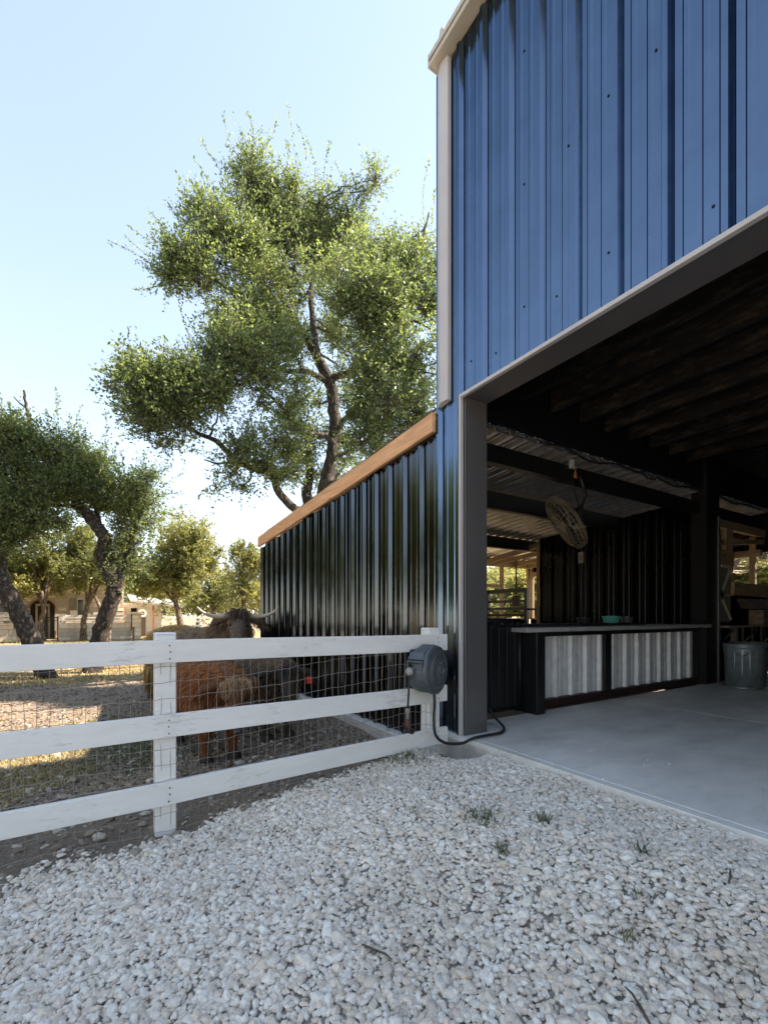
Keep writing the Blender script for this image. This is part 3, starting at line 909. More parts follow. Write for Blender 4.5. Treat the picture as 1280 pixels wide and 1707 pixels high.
def bowl(name, label, px, m, r, h, lip=False):
    t = 5.9
    p = at(px, 1036, t)
    s = (-3.62) / p.x
    x, y_ = -3.62, p.y * s
    o = thing(name, label, 'bowl', (x, y_, CH - 0.0945))
    mb = MB(); mb.lathe([(0, 0.002), (r * .82, 0.002), (r * .86, .012), (r, h - .006), (r + .006, h), (r - .004, h), (r * .8, 0.015), (0, 0.012)], 28)
    mb.build('bowl_body', m, o, smooth=True)
    return o


bowl('feed_pan', 'dark metal feed pan on the counter, left of the teal bowl', 972, M['dark_tin'], 0.085, 0.075)
b2 = bowl('feed_bowl', 'teal feed bowl on the barn counter', 1018, M['teal'], 0.115, 0.095)
mb = MB(); mb.lathe([(0, .1), (.05, .1), (.055, .094), (.05, .088)], 18); mb.build('bowl_lid', M['teal'], b2, smooth=True)
bowl('feed_bowl', 'dull grey metal bowl on the counter, right of the teal bowl', 1044, M['tin'], 0.085, 0.085)

# ------------------------------------------------------------------ gates
g = thing('stall_gate', 'black sheet metal stall gate between door jamb and counter', 'gate', (-3.47, 3.45, SLAB))
L = Matrix.Translation((3.47, -3.45, -SLAB))


def gpart(mb, name, m, bevel=0.0, smooth=False):
    o = mb.build(name, m, g, bevel, smooth); o.matrix_parent_inverse = L; return o


mb = MB()
mb.tube([(-3.47, 3.19, SLAB + .06), (-3.47, 3.96, SLAB + .06)], 0.022, 8)
mb.tube([(-3.47, 3.19, CH - 0.045), (-3.47, 3.96, CH - 0.045)], 0.022, 8)
mb.tube([(-3.47, 3.20, SLAB + .04), (-3.47, 3.20, CH - 0.045)], 0.022, 8)
mb.tube([(-3.47, 3.95, SLAB + .04), (-3.47, 3.95, CH - 0.045)], 0.022, 8)
gpart(mb, 'gate_frame', M['black_steel'], smooth=True)
mb = MB(); mb.box(-3.478, 3.21, SLAB + .075, -3.470, 3.94, CH - 0.115)
for k in range(6): mb.box(-3.4695, 3.26 + k * .12, SLAB + .08, -3.458, 3.285 + k * .12, CH - 0.12)
gpart(mb, 'gate_sheet', M['black_steel'], .002)
for k in range(6):
    mb = MB(); mb.box(-3.48, 3.205 + k * .128, CH - 0.1145, -3.46, 3.255 + k * .128, CH - .062); gpart(mb, 'gate_tab', M['black_steel'])

g2 = thing('pipe_gate', 'dark pipe gate with round bars inside the lean-to by the far windows', 'gate', (-7.9, 8.6, 0.0))
mb = MB()
for z in (.45, .75, 1.05, CH + .02, CH + .18, CH + .36, CH + .62):
    mb.bar((-9.0 + 0.45, 8.55, z), (-7.32, 8.55, z), 0.05, 0.055 if z < CH + .5 else .10)
mb.bar((-7.30, 8.55, 0.1), (-7.30, 8.55, CH + .66), 0.08, 0.08, (0, 1, 0))
mb.bar((-8.55, 8.55, 0.1), (-8.55, 8.55, CH + .66), 0.08, 0.08, (0, 1, 0))
o = mb.build('gate_bars', M['black_steel'], g2); o.matrix_parent_inverse = Matrix.Translation((7.9, -8.6, 0))
mb = MB()
pts = [(-7.26, 8.55, CH + .16)] + [(-6.92 + .14 * math.sin(a), 8.55, CH + .02 + .14 * math.cos(a)) for a in np.linspace(0, math.pi / 2, 7)] + [(-6.78, 8.55, 0.1)]
mb.tube(pts, 0.025, 8)
o = mb.build('gate_loop', M['black_steel'], g2, smooth=True); o.matrix_parent_inverse = Matrix.Translation((7.9, -8.6, 0))
p = at(860, 1002, 10.5)
mb = MB(); mb.box(p.x - .10, p.y - .03, p.z - .12, p.x + .10, p.y + .03, p.z + .12); mb.box(p.x - .02, p.y - .01, p.z + .1205, p.x + .02, p.y + .01, CH + 1.30)
props(mb.build('feed_box', M['brown_box'], bevel=.004), 'small brown box hanging in front of the far lean-to window', 'box')

# ------------------------------------------------------------------ fans


def make_fan(name, label, loc, nrm, R=0.37, bracket_to=None):
    o = thing(name, label, 'fan', loc)
    q = Vector(nrm).normalized().to_track_quat('Z', 'Y')
    cage = MB()

    def P(r, a, h): return q @ Vector((math.cos(a) * r, math.sin(a) * r, h))
    D = 0.085
    for r, h in ((R, 0), (R * .985, D * .55), (R * .985, -D * .55), (R * .8, D), (R * .8, -D), (R * .55, D * 1.1), (R * .55, -D * 1.1), (R * .3, D * 1.15), (R * .3, -D * 1.15)):
        cage.tube([P(r, a, h) for a in np.linspace(0, 2 * math.pi, 41)], 0.0042, 4, cap=False)
    for k in range(36):
        a = k * 2 * math.pi / 36
        for s in (1, -1):
            cage.tube([P(R * .12, a, s * D * 1.15), P(R * .55, a, s * D * 1.1), P(R * .8, a, s * D), P(R * .97, a, s * D * .6), P(R, a, 0)], 0.0026, 3, cap=False)
    cage.build('fan_cage', M['fan_wire'], o)
    for k in range(3):
        bl = MB(); a0 = k * 2 * math.pi / 3
        top, bot = [], []
        for i in range(6):
            f = i / 5
            r = R * (.14 + .74 * f)
            wd = .18 + .22 * math.sin(f * 2.2)
            top.append(P(r, a0 - wd, .035)); bot.append(P(r, a0 + wd, -.035))
        vs_ = top + bot + [v + q @ Vector((0, 0, .004)) for v in top + bot]
        fs = []
        for i in range(5):
            fs += [(i, i + 1, i + 7, i + 6), (i + 12, i + 18, i + 19, i + 13)]
        bl.add(vs_, fs); bl.build('fan_blade', M['fan_dark'], o, smooth=True)
    mo = MB(); mo.tube([P(0, 0, .03), P(0, 0, -.05), P(0, 0, -.24)], [.06, .085, .08], 14); mo.build('fan_motor', M['fan_dark'], o, smooth=True)
    if bracket_to is not None:
        br = MB(); b0 = Vector(bracket_to) - Vector(loc)
        e = P(0, 0, -.2)
        br.tube([e, e + Vector((0.02, 0.02, 0.12)), (e + b0) / 2 + Vector((.05, .05, 0)), b0], 0.016, 8)
        br.tube([e + Vector((.03, -.05, 0)), b0 + Vector((-.05, -.1, 0))], 0.006, 5)
        br.build('fan_bracket', M['black_steel'], o, smooth=True)
    return o


f1 = at(943, 871, 5.6)
view_ = (f1 - Vector((0, 0, CH))).normalized()
rgt = view_.cross(Vector((0, 0, 1))).normalized()
nrm1 = (-0.22 * view_ - rgt * 0.83 - rgt.cross(view_) * 0.53).normalized()
make_fan('barn_fan', 'wire cage barn fan seen edge-on, hanging above the counter', tuple(f1), tuple(nrm1), 0.36, tuple(at(966, 795, 5.35)))
f2 = at(1243, 922, 8.9)
nrm2 = Vector((0.55, -0.55, -0.62)).normalized()
make_fan('barn_fan', 'dark round barn fan near the right edge, above the far window', tuple(f2), tuple(nrm2), 0.45, tuple(f2 + Vector((-.1, .35, .55))))

# electrical bits
ob = at(955, 771, 5.35)
e = thing('outlet_box', 'white double outlet box on the black beam above the fan', 'outlet', (XC - 0.028, ob.y * (XC / ob.x), ob.z))
mb = MB(); mb.box(0, -.045, -.05, .05, .045, .05); mb.build('box_body', M['box'], e, bevel=.004)
mb = MB(); mb.box(.0505, -.012, -.035, .058, .03, .035); mb.build('box_cover', M['tin'], e, bevel=.002)
og = at(969, 787, 5.4)
mb = MB(); mb.add([(XC - .02, og.y - .03, og.z - .05), (XC - .02, og.y + .04, og.z - .045), (XC - .02, og.y, og.z + .05), (XC - .026, og.y - .03, og.z - .05), (XC - .026, og.y + .04, og.z - .045), (XC - .026, og.y, og.z + .05)],
                  [(0, 1, 2), (5, 4, 3), (0, 3, 4, 1), (1, 4, 5, 2), (2, 5, 3, 0)])
props(mb.build('warning_tag', M['orange']), 'small orange triangular tag on the black beam beside the outlet box', 'tag')
wb = at(972, 930, 9.1)
e = thing('switch_box', 'grey switch box on the black ribbed partition below the fan', 'switch', (wb.x, PY - 0.03, wb.z))
mb = MB(); mb.box(-.055, -.05, -.11, .055, 0, .11); mb.build('box_body', M['box'], e, bevel=.005)
mb = MB(); mb.box(-.02, -.056, -.05, .02, -.0505, .05); mb.build('switch_lever', M['tin'], e, bevel=.002)
mb = MB(); mb.tube([(0, -.02, .11), (0, -.02, .55)], .011, 6); mb.build('conduit', M['fan_dark'], e)


# ------------------------------------------------------------------ trash cans


def make_can(label, loc, R=0.24, H=0.64, rot=0.0):
    o = thing('trash_can', label, 'trash can', loc, rot, 'galvanised trash cans by the lower wall')
    n_ = 120

    def wob(r, h, k):
        band = smooth01((h - .09) / .05) * smooth01((H - .12 - h) / .05)
        s = 0.5 + 0.5 * math.cos(k * 2 * math.pi / 8)
        return r - (0.024 * (1 - s) * band if r > .1 else 0)
    rb = R * .86
    prof = [(0, .012), (rb - .01, .012), (rb, 0), (rb, .02), (rb + .004, .05)]
    for k in range(12):
        h = .07 + (H - .15) * k / 11
        prof.append((rb + (R - rb) * h / H, h))
    prof += [(R, H - .06), (R + .008, H - .05), (R + .008, H - .04), (R, H - .03), (R, H - .012), (R + .01, H - .006), (R + .01, H), (R - .004, H), (R - .01, H - .03), (R - .03, .03), (0, .025)]
    mb = MB(); mb.lathe(prof, n_, wob=wob); mb.build('can_body', M['can'], o, smooth=True)
    for s in (0, math.pi):
        mb = MB()
        pts = [(math.cos(s + a) * (R + .004), math.sin(s + a) * (R + .004), H - .13) for a in (-.28,)]
        pts = []
        for f in np.linspace(-1, 1, 9):
            a = s + f * .3
            dr = .035 * (1 - f * f)
            pts.append((math.cos(a) * (R + .002 + dr), math.sin(a) * (R + .002 + dr), H - .12 - .05 * (1 - f * f)))
        mb.tube(pts, .007, 6); mb.build('can_handle', M['tin'], o, smooth=True)
    return o


p = at(1234, 1148, 6.68)
c1 = make_can('large ribbed galvanised trash can standing nearest the black column', (p.x, p.y + .1, SLAB), .25, .66, math.radians(-75))
c2 = dup(c1, (p.x - .12, p.y + .62, SLAB), math.radians(-40)); c2['label'] = 'ribbed galvanised trash can half hidden behind the large one'
c3 = dup(c1, (p.x + .38, p.y + .55, SLAB), math.radians(-120), (.72, .72, .72)); c3['label'] = 'small ribbed trash can cut off by the right edge of the picture'

# work shelf with speckled box
sh = thing('work_shelf', 'dark shelf running right from the column above the trash cans', 'shelf', (PX, 9.6, CH - .16))
mb = MB(); mb.box(.0, -1.13, -.03, .26, 1.2, .0); mb.build('shelf_board', M['grey_wood'], sh, bevel=.003)
mb = MB()
for yy in (-.9, .0, .9): mb.bar((.03, yy, -.035), (.03, yy, -.35), .03, .03, (0, 1, 0)); mb.bar((.02, yy, -.32), (.23, yy, -.05), .03, .03, (0, 1, 0))
mb.build('shelf_bracket', M['black_steel'], sh)
bx = thing('feed_bin', 'speckled brown feed bin with dark sloping lid on the shelf', 'bin', (PX + .03, 10.25, CH - .159))
mb = MB(); mb.box(0, -.42, .0, .22, .5, .27); mb.build('bin_body', M['osb'], bx, bevel=.004)
mb = MB(); mb.hexa([(0, -.75, .285), (.26, -.75, .285), (.26, .52, .285), (0, .52, .285), (0.01, -.95, .46), (.10, -.95, .46), (.10, .52, .46), (0.01, .52, .46)]); mb.build('bin_lid', M['brown_box'], bx, bevel=.004)

# ------------------------------------------------------------------ white fence with wire
FX = -3.11
fence = thing('board_fence', 'white three-rail board fence with wire mesh in front of the cattle', 'fence', (FX, 0.354, 0))
FL = Matrix.Translation((-FX, -0.354, 0))


def fpart(mb, name, m, bevel=0.0, smooth=False):
    o = mb.build(name, m, fence, bevel, smooth); o.matrix_parent_inverse = FL; return o


posts = (-2.02, 0.354, 2.47)
for y in posts:
    top = CH - 0.112
    b0 = min(gz(FX, y), gz(FX - .1, y)) - 0.25
    mb = MB(); mb.box(FX - 0.125, y - 0.06, b0, FX - 0.003, y + 0.06, top - .004); fpart(mb, 'post', M['paint'], 0.006)
    mb = MB(); mb.hexa([(FX - 0.128, y - 0.063, top - .0035), (FX + 0.000, y - 0.063, top - .0035), (FX + 0.000, y + 0.063, top - .0035), (FX - 0.128, y + 0.063, top - .0035),
                        (FX - 0.118, y - 0.053, top + .008), (FX - 0.01, y - 0.053, top + .008), (FX - 0.01, y + 0.053, top + .008), (FX - 0.118, y + 0.053, top + .008)]); fpart(mb, 'post_cap', M['paint'], .002)
# rails: z tops relative to the camera at the near end, the middle post and the end post
rails = [((-0.152, -0.152, -0.155), 0.140), ((-0.615, -0.612, -0.600), 0.140), ((-1.035, -1.030, -0.965), 0.140)]
RE = 2.585
for tops, h in rails:
    ys = np.linspace(-2.1, RE, 30)
    mb = MB(); vs_ = []; fs = []
    for i, y in enumerate(ys):
        zt = CH + float(np.interp(y, posts, tops)) + 0.004 * math.sin(y * 2.1 + h)
        w = 0.003 * math.sin(y * 1.7 + zt * 9)
        vs_ += [(FX + w, y, zt - h), (FX + w + .036, y, zt - h), (FX + w + .036, y, zt), (FX + w, y, zt)]
    for i in range(len(ys) - 1):
        a, b = i * 4, i * 4 + 4
        fs += [(a, b, b + 1, a + 1), (a + 1, b + 1, b + 2, a + 2), (a + 2, b + 2, b + 3, a + 3), (a + 3, b + 3, b, a)]
    fs += [(0, 1, 2, 3), tuple(len(vs_) - k for k in (1, 2, 3, 4))]
    mb.add(vs_, fs)
    o = fpart(mb, 'rail', M['paint'])
    bv = o.modifiers.new('edge', 'BEVEL'); bv.width = .004; bv.segments = 2; bv.limit_method = 'ANGLE'; bv.angle_limit = math.radians(50)
scr = None
for y in posts[1:]:
    for tops, h in rails:
        zt = CH + float(np.interp(y, posts, tops))
        for dz in (.03, .07, .112):
            if scr is None:
                mb = MB(); mb.lathe([(0.0045, -.002), (0.0045, .003), (0, .0035)], 8, axis='X')
                scr = mb.build('screw', M['screw'], fence); scr.location = (.0365, y + .015, zt - dz); scr.matrix_parent_inverse = Matrix.Translation((0, -.354, 0))
            else:
                o = share(scr, (.0375, y + .015 + random.uniform(-.006, .006), zt - dz), fence); o.matrix_parent_inverse = Matrix.Translation((0, -.354, 0))
# welded wire behind the rails
WX = FX + 0.0005


def wires():
    for yv, i in ((y, i) for i, y in enumerate(np.arange(-1.95, 2.50, 0.0555))):
        mb = MB(); pts = []
        zb_ = gz(FX, yv) - 0.02
        for k in range(13):
            z = zb_ + (CH - 0.2 - zb_) * k / 12
            pts.append((WX - 0.004 + 0.003 * math.sin(k * 2.1 + i), yv + 0.0035 * math.sin(k * 1.3 + i * 1.9), z))
        mb.tube(pts, 0.00165, 4, cap=False)
        fpart(mb, 'wire', M['wire'])
    for j in range(12):
        mb = MB(); pts = []
        for k in range(170):
            y = -1.95 + 4.45 * k / 169
            base = gz(FX, y) * .55
            z = base + 0.03 + j * 0.1016
            if z > CH - 0.17: z = CH - 0.17
            z += 0.0045 * math.sin(k * 0.9 + j) * math.sin(k * .31 + j * 2) + 0.005 * math.sin(k * .13 + j)
            pts.append((WX - 0.001 + .002 * math.sin(k * .7), y, z))
        mb.tube(pts, 0.00165, 4, cap=False)
        fpart(mb, 'wire', M['wire'])


wires()

# ------------------------------------------------------------------ hose reel
hr = thing('hose_reel', 'dusty grey retractable hose reel mounted on the end of the white fence', 'hose reel', (FX + 0.04, 2.215, CH - 0.435), math.radians(24))
R0 = 0.185


def drum(name, m, prof, n=40, flat=True):
    mb = MB(); mb.lathe(prof, n, axis='X'); return mb.build(name, m, hr, smooth=True)


body = MB()
# tapered drum with a flattened, hooded top, axis X
prof = [(0.0, 0.02), (0.11, 0.02), (0.15, 0.03), (R0 - .008, 0.055), (R0, 0.08), (R0 + .004, 0.15), (R0, 0.215), (R0 - .006, 0.222), (R0 - .012, 0.225), (R0 - .02, 0.222), (0.145, 0.236), (0.10, 0.243), (0.0, 0.246)]
body.lathe(prof, 44, axis='X')
body.build('reel_drum', M['reel'], hr, smooth=True)
mb = MB(); mb.lathe([(R0 - .01, .218), (R0 + .008, .218), (R0 + .012, .205), (R0 + .012, .192), (R0 - .01, .19)], 44, axis='X'); mb.build('rim_flange', M['reel'], hr, smooth=True)
mb = MB()
for r, h, w in ((.128, .240, .007), (.112, .243, .004)):
    mb.tube([(h, r * math.cos(a), r * math.sin(a)) for a in np.linspace(0.1, 2 * math.pi - .6, 36)], w, 6)
mb.build('disc_ring', M['reel'], hr, smooth=True)
mb = MB()   # raised emblem: small ring with a sweeping tail and a tick
mb.tube([(.2475, .02 + .03 * math.cos(a), .03 * math.sin(a)) for a in np.linspace(0, 2 * math.pi, 22)], .0045, 6, cap=False)
mb.tube([(.2475, .012 + .055 * math.cos(a), -.005 + .055 * math.sin(a)) for a in np.linspace(2.2, 5.6, 18)], .0042, 6)
mb.tube([(.2475, .0, .05), (.2475, .03, .06), (.2475, .06, .082)], .0042, 6)
mb.tube([(.2475, .045, -.03), (.2475, .068, -.02), (.2475, .075, .0)], .0042, 6)
mb.build('emblem', simple('emblem_grey', (0.15, 0.17, 0.18), 0.45), hr, smooth=True)
mb = MB()   # hood on top and mouth toward -Y
mb.hexa([(.045, -.19, .085), (.20, -.19, .085), (.205, .03, .15), (.045, .03, .15), (.055, -.155, .145), (.19, -.155, .145), (.195, .05, .205), (.055, .05, .205)])
mb.build('hood', M['reel'], hr, .012, True, 2) if False else mb.build('hood', M['reel'], hr, .012)
mb = MB()
mb.box(.055, -.205, .02, .195, -.13, .034); mb.box(.055, -.205, .071, .195, -.13, .085); mb.box(.055, -.205, .0345, .070, -.13, .0705); mb.box(.182, -.205, .0345, .195, -.13, .0705)
mb.build('hose_mouth', M['reel'], hr, .003)
mb = MB(); mb.box(.071, -.17, .035, .181, -.14, .070); mb.build('mouth_throat', M['iron'], hr)
mb = MB(); mb.box(.0, -.06, -.16, .03, .06, .16); mb.build('wall_bracket', M['iron'], hr, .004)
mb = MB(); mb.lathe([(0, -.034)] + [(.034 * math.cos(a), .034 * math.sin(a)) for a in np.linspace(-1.3, 1.3, 9)] + [(0, .034)], 16, (.085, -.205, .0), 'Z'); mb.build('stop_ball', M['grey_ball'], hr, smooth=True)
mb = MB(); mb.tube([(.085, -.18, .045), (.085, -.205, .02), (.085, -.21, -.04), (.083, -.222, -.2), (.082, -.23, -.30)], .0085, 8); mb.build('outlet_hose', M['rubber'], hr, smooth=True)
mb = MB(); mb.tube([(.082, -.23, -.285), (.082, -.23, -.315), (.082, -.23, -.32), (.082, -.23, -.37)], [.017, .017, .012, .012], 10); mb.build('hose_coupling', M['grey_ball'], hr, smooth=True)
mb = MB(); mb.tube([(.082, -.23, -.365), (.082, -.228, -.42), (.082, -.225, -.455)], [.014, .017, .019], 10); mb.build('nozzle_grip', M['brass'], hr, smooth=True)
mb = MB(); mb.tube([(.082, -.235, -.448), (.083, -.20, -.468), (.084, -.165, -.478)], [.02, .021, .024], 10)
mb.tube([(.082, -.24, -.45), (.08, -.27, -.43), (.08, -.295, -.39)], .007, 6); mb.build('nozzle_head', M['rubber'], hr, smooth=True)
# feed hose drooping to the jamb
O = Vector(hr.location)
pth = [(-2.95, 2.335, CH - .58), (-2.948, 2.34, CH - .72), (-2.95, 2.335, CH - .86), (-2.942, 2.35, CH - .985), (-2.925, 2.44, CH - 1.055), (-2.90, 2.59, CH - 1.075),
       (-2.89, 2.67, CH - 1.055), (-2.89, 2.74, CH - 1.046), (-2.895, 2.90, CH - 1.046), (-2.90, 3.06, CH - 1.046), (-2.97, 3.17, CH - 1.03), (-3.12, 3.21, CH - .97), (-3.2, 3.215, CH - .90)]


def spline(p, n=6):
    p = [Vector(q) for q in p]; out = []
    for i in range(len(p) - 1):
        a, b, c, d = p[max(i - 1, 0)], p[i], p[i + 1], p[min(i + 2, len(p) - 1)]
        for k in range(n):
            t = k / n
            out.append(0.5 * ((2 * b) + (c - a) * t + (2 * a - 5 * b + 4 * c - d) * t * t + (3 * b - a - 3 * c + d) * t ** 3))
    out.append(p[-1]); return out


mb = MB(); mb.tube([Matrix.Rotation(-math.radians(24), 3, 'Z') @ (q - O) for q in spline(pth)], .0125, 10); mb.build('feed_hose', M['rubber'], hr, smooth=True)


# ------------------------------------------------------------------ instanced stones (gravel, clods)


def stone_group(name, material, nvar=8, sub=3, rough=0.34):
    ng = bpy.data.node_groups.new(name, 'GeometryNodeTree')
    ng.interface.new_socket('Geometry', in_out='INPUT', socket_type='NodeSocketGeometry')
    ng.interface.new_socket('Geometry', in_out='OUTPUT', socket_type='NodeSocketGeometry')
    n, l = ng.nodes, ng.links
    gi, go = n.new('NodeGroupInput'), n.new('NodeGroupOutput')
    join = n.new('GeometryNodeJoinGeometry')
    for k in range(nvar):
        ico = n.new('GeometryNodeMeshIcoSphere'); ico.inputs['Radius'].default_value = 1; ico.inputs['Subdivisions'].default_value = sub if k % 2 else sub - 1
        pos = n.new('GeometryNodeInputPosition')
        off = n.new('ShaderNodeVectorMath'); off.operation = 'ADD'; off.inputs[1].default_value = (k * 7.3, k * 3.1, k * 5.7)
        l.new(pos.outputs[0], off.inputs[0])
        vor = n.new('ShaderNodeTexVoronoi'); vor.inputs['Scale'].default_value = 1.15; vor.feature = 'F1'
        l.new(off.outputs[0], vor.inputs['Vector'])
        nz = n.new('ShaderNodeTexNoise'); nz.inputs['Scale'].default_value = 1.1; nz.inputs['Detail'].default_value = 2.0
        l.new(off.outputs[0], nz.inputs['Vector'])
        ma = n.new('ShaderNodeMath'); ma.operation = 'MULTIPLY_ADD'; ma.inputs[1].default_value = -rough * 1.6; ma.inputs[2].default_value = 1.26
        l.new(vor.outputs['Distance'], ma.inputs[0])
        mb_ = n.new('ShaderNodeMath'); mb_.operation = 'MULTIPLY_ADD'; mb_.inputs[1].default_value = rough * 1.5
        l.new(nz.outputs['Fac'], mb_.inputs[0])
        sub_ = n.new('ShaderNodeMath'); sub_.operation = 'SUBTRACT'; sub_.inputs[1].default_value = rough * 0.75
        l.new(ma.outputs[0], sub_.inputs[0]); l.new(sub_.outputs[0], mb_.inputs[2])
        sc = n.new('ShaderNodeVectorMath'); sc.operation = 'SCALE'
        l.new(pos.outputs[0], sc.inputs[0]); l.new(mb_.outputs[0], sc.inputs['Scale'])
        sp2 = n.new('GeometryNodeSetPosition'); l.new(ico.outputs['Mesh'], sp2.inputs['Geometry']); l.new(sc.outputs[0], sp2.inputs['Position'])
        sm = n.new('GeometryNodeSetShadeSmooth'); sm.inputs['Shade Smooth'].default_value = bool(k % 2); l.new(sp2.outputs[0], sm.inputs['Geometry'])
        mt = n.new('GeometryNodeSetMaterial'); mt.inputs['Material'].default_value = material
        l.new(sm.outputs[0], mt.inputs['Geometry'])
        g2i = n.new('GeometryNodeGeometryToInstance'); l.new(mt.outputs[0], g2i.inputs[0])
        l.new(g2i.outputs[0], join.inputs[0])
    iop = n.new('GeometryNodeInstanceOnPoints')
    iop.inputs['Pick Instance'].default_value = True
    l.new(gi.outputs[0], iop.inputs['Points']); l.new(join.outputs[0], iop.inputs['Instance'])
    for nm, sock, typ in (('rot', 'Rotation', 'FLOAT_VECTOR'), ('scl', 'Scale', 'FLOAT_VECTOR'), ('var', 'Instance Index', 'INT')):
        na = n.new('GeometryNodeInputNamedAttribute'); na.data_type = typ; na.inputs['Name'].default_value = nm
        l.new(na.outputs['Attribute'], iop.inputs[sock])
    l.new(iop.outputs[0], go.inputs[0])
    return ng


def stones(name, pts, r, flat, material, seed, nvar=8, sub=3):
    g_ = np.random.default_rng(seed)
    n_ = len(pts)
    rot = np.stack([g_.uniform(-.5, .5, n_), g_.uniform(-.5, .5, n_), g_.uniform(0, 6.28, n_)], 1)
    scl = np.stack([r * g_.uniform(.95, 1.45, n_), r * g_.uniform(.75, 1.05, n_), r * flat * g_.uniform(.8, 1.2, n_)], 1)
    o = np_mesh(name, pts, np.zeros((0, 3), int), material, None, {'rot': ('FLOAT_VECTOR', rot.astype(np.float32)), 'scl': ('FLOAT_VECTOR', scl.astype(np.float32)), 'var': ('INT', g_.integers(0, nvar, n_).astype(np.int32))})
    md = o.modifiers.new('stones', 'NODES'); md.node_group = stone_group(name + '_nodes', material, nvar, sub)
    o['kind'] = 'stuff'
    return o


def grid_pts(x0, x1, y0, y1, step, seed, jit=.5):
    g_ = np.random.default_rng(seed)
    X, Y = np.meshgrid(np.arange(x0, x1, step), np.arange(y0, y1, step))
    X = X.ravel() + g_.uniform(-jit, jit, X.size) * step
    Y = Y.ravel() + g_.uniform(-jit, jit, Y.size) * step
    return X, Y, g_


PT = []; PR = []
for lay, (step, rm, up) in enumerate(((0.0205, .0110, .003), (0.0235, .0118, .009), (0.085, .018, .011))):
    X, Y, g_ = grid_pts(-3.35, 1.6, -1.7, 2.69, step, 40 + lay)
    edge = -3.10 + 0.05 * np.sin(Y * 5.0) + 0.03 * np.sin(Y * 13 + 1) + 0.22 * np.clip((0.45 - Y) / 1.1, 0, 1.4)
    keep = X > edge + g_.normal(0, .045, X.size)
    hole = np.exp(-(((X + 3.05) / .22) ** 2 + ((Y - 2.62) / .16) ** 2))
    keep &= g_.random(X.size) > hole * 1.0
    bare = np.exp(-(((X + 2.75) / .25) ** 2 + ((Y - 2.35) / .18) ** 2)) * .3
    keep &= g_.random(X.size) > bare
    thin = sum(a_ * np.exp(-(((X - px_) / rx_) ** 2 + ((Y - py_) / ry_) ** 2)) for px_, py_, rx_, ry_, a_ in ((-1.75, .95, .22, .10, .5), (-2.35, 1.95, .35, .18, .45), (-1.35, 1.45, .30, .12, .4), (-2.6, .9, .25, .12, .4), (-1.2, .55, .2, .1, .35), (-1.9, 2.35, .4, .12, .4), (-1.0, 1.9, .25, .12, .4)))
    keep &= g_.random(X.size) > thin * (1.0 if lay else .55)
    if lay == 1: keep &= g_.random(X.size) < .8
    X, Y = X[keep], Y[keep]
    rr = np.clip(rm * np.exp(g_.normal(0, .25, X.size)), .006, .030)
    Z = np.array([gz(a, b) for a, b in zip(X, Y)]) + up + g_.uniform(-.003, .004, X.size)
    PT.append(np.stack([X, Y, Z], 1)); PR.append(rr)
stones('gravel', np.concatenate(PT), np.concatenate(PR), .66, M['stone'], 5)

g_ = np.random.default_rng(15)
X = g_.uniform(-3.2, 1.0, 34); Y = 2.74 + np.abs(g_.normal(0, 0.7, 34)); k_ = Y < 8; X, Y = X[k_], Y[k_]
stones('stray_pebbles', np.stack([X, Y, np.full(X.size, SLAB + .004)], 1), g_.uniform(.003, .007, X.size), .6, M['stone'], 16)
X, Y, g_ = grid_pts(-8.5, -2.78, -1.6, 2.6, 0.05, 77, .9)
dens = np.clip(1.15 - (-3.0 - X) / 4.5, .12, 1)
k_ = (g_.random(X.size) < dens * .85) & ((X < -3.0) | (Y < .5))
X, Y = X[k_], Y[k_]
rr = np.clip(.010 * np.exp(g_.normal(0, .55, X.size)), .004, .045)
Z = np.array([gz(a, b) for a, b in zip(X, Y)]) + rr * .2
stones('soil_rubble', np.stack([X, Y, Z], 1), rr, .6, M['clod'], 9)


# ------------------------------------------------------------------ grass and litter


def blades(name, X, Y, h, w, lean, material, seed, tint, zfun=gz):
    g_ = np.random.default_rng(seed); n_ = len(X)
    Z = np.array([zfun(a, b) for a, b in zip(X, Y)])
    th = g_.uniform(0, 6.283, n_); ph = g_.uniform(0, 6.283, n_)
    H = h * g_.uniform(.5, 1.3, n_); Ln = lean * g_.uniform(.3, 1.3, n_)
    base = np.stack([X, Y, Z - .004], 1)
    side = np.stack([np.cos(th), np.sin(th), np.zeros(n_)], 1) * w * g_.uniform(.7, 1.3, n_)[:, None]
    ld = np.stack([np.cos(ph), np.sin(ph), np.zeros(n_)], 1)
    mid = base + ld * (Ln * H * .35)[:, None] + np.stack([np.zeros(n_), np.zeros(n_), H * .6], 1)
    tip = base + ld * (Ln * H)[:, None] + np.stack([np.zeros(n_), np.zeros(n_), H * np.clip(1 - .4 * Ln, .25, 1)], 1)
    V = np.stack([base - side, base + side, mid - side * .7, mid + side * .7, tip], 1).reshape(-1, 3)
    i0 = np.arange(n_)[:, None] * 5
    T = np.concatenate([i0 + [0, 1, 3], i0 + [0, 3, 2], i0 + [2, 3, 4]], 1).reshape(-1, 3)
    tn = np.repeat(np.clip(tint + g_.normal(0, .28, n_), 0, 1), 5)
    o = np_mesh(name, V, T, material, None, {'tint': ('FLOAT', tn.astype(np.float32))})
    o['kind'] = 'stuff'
    return o


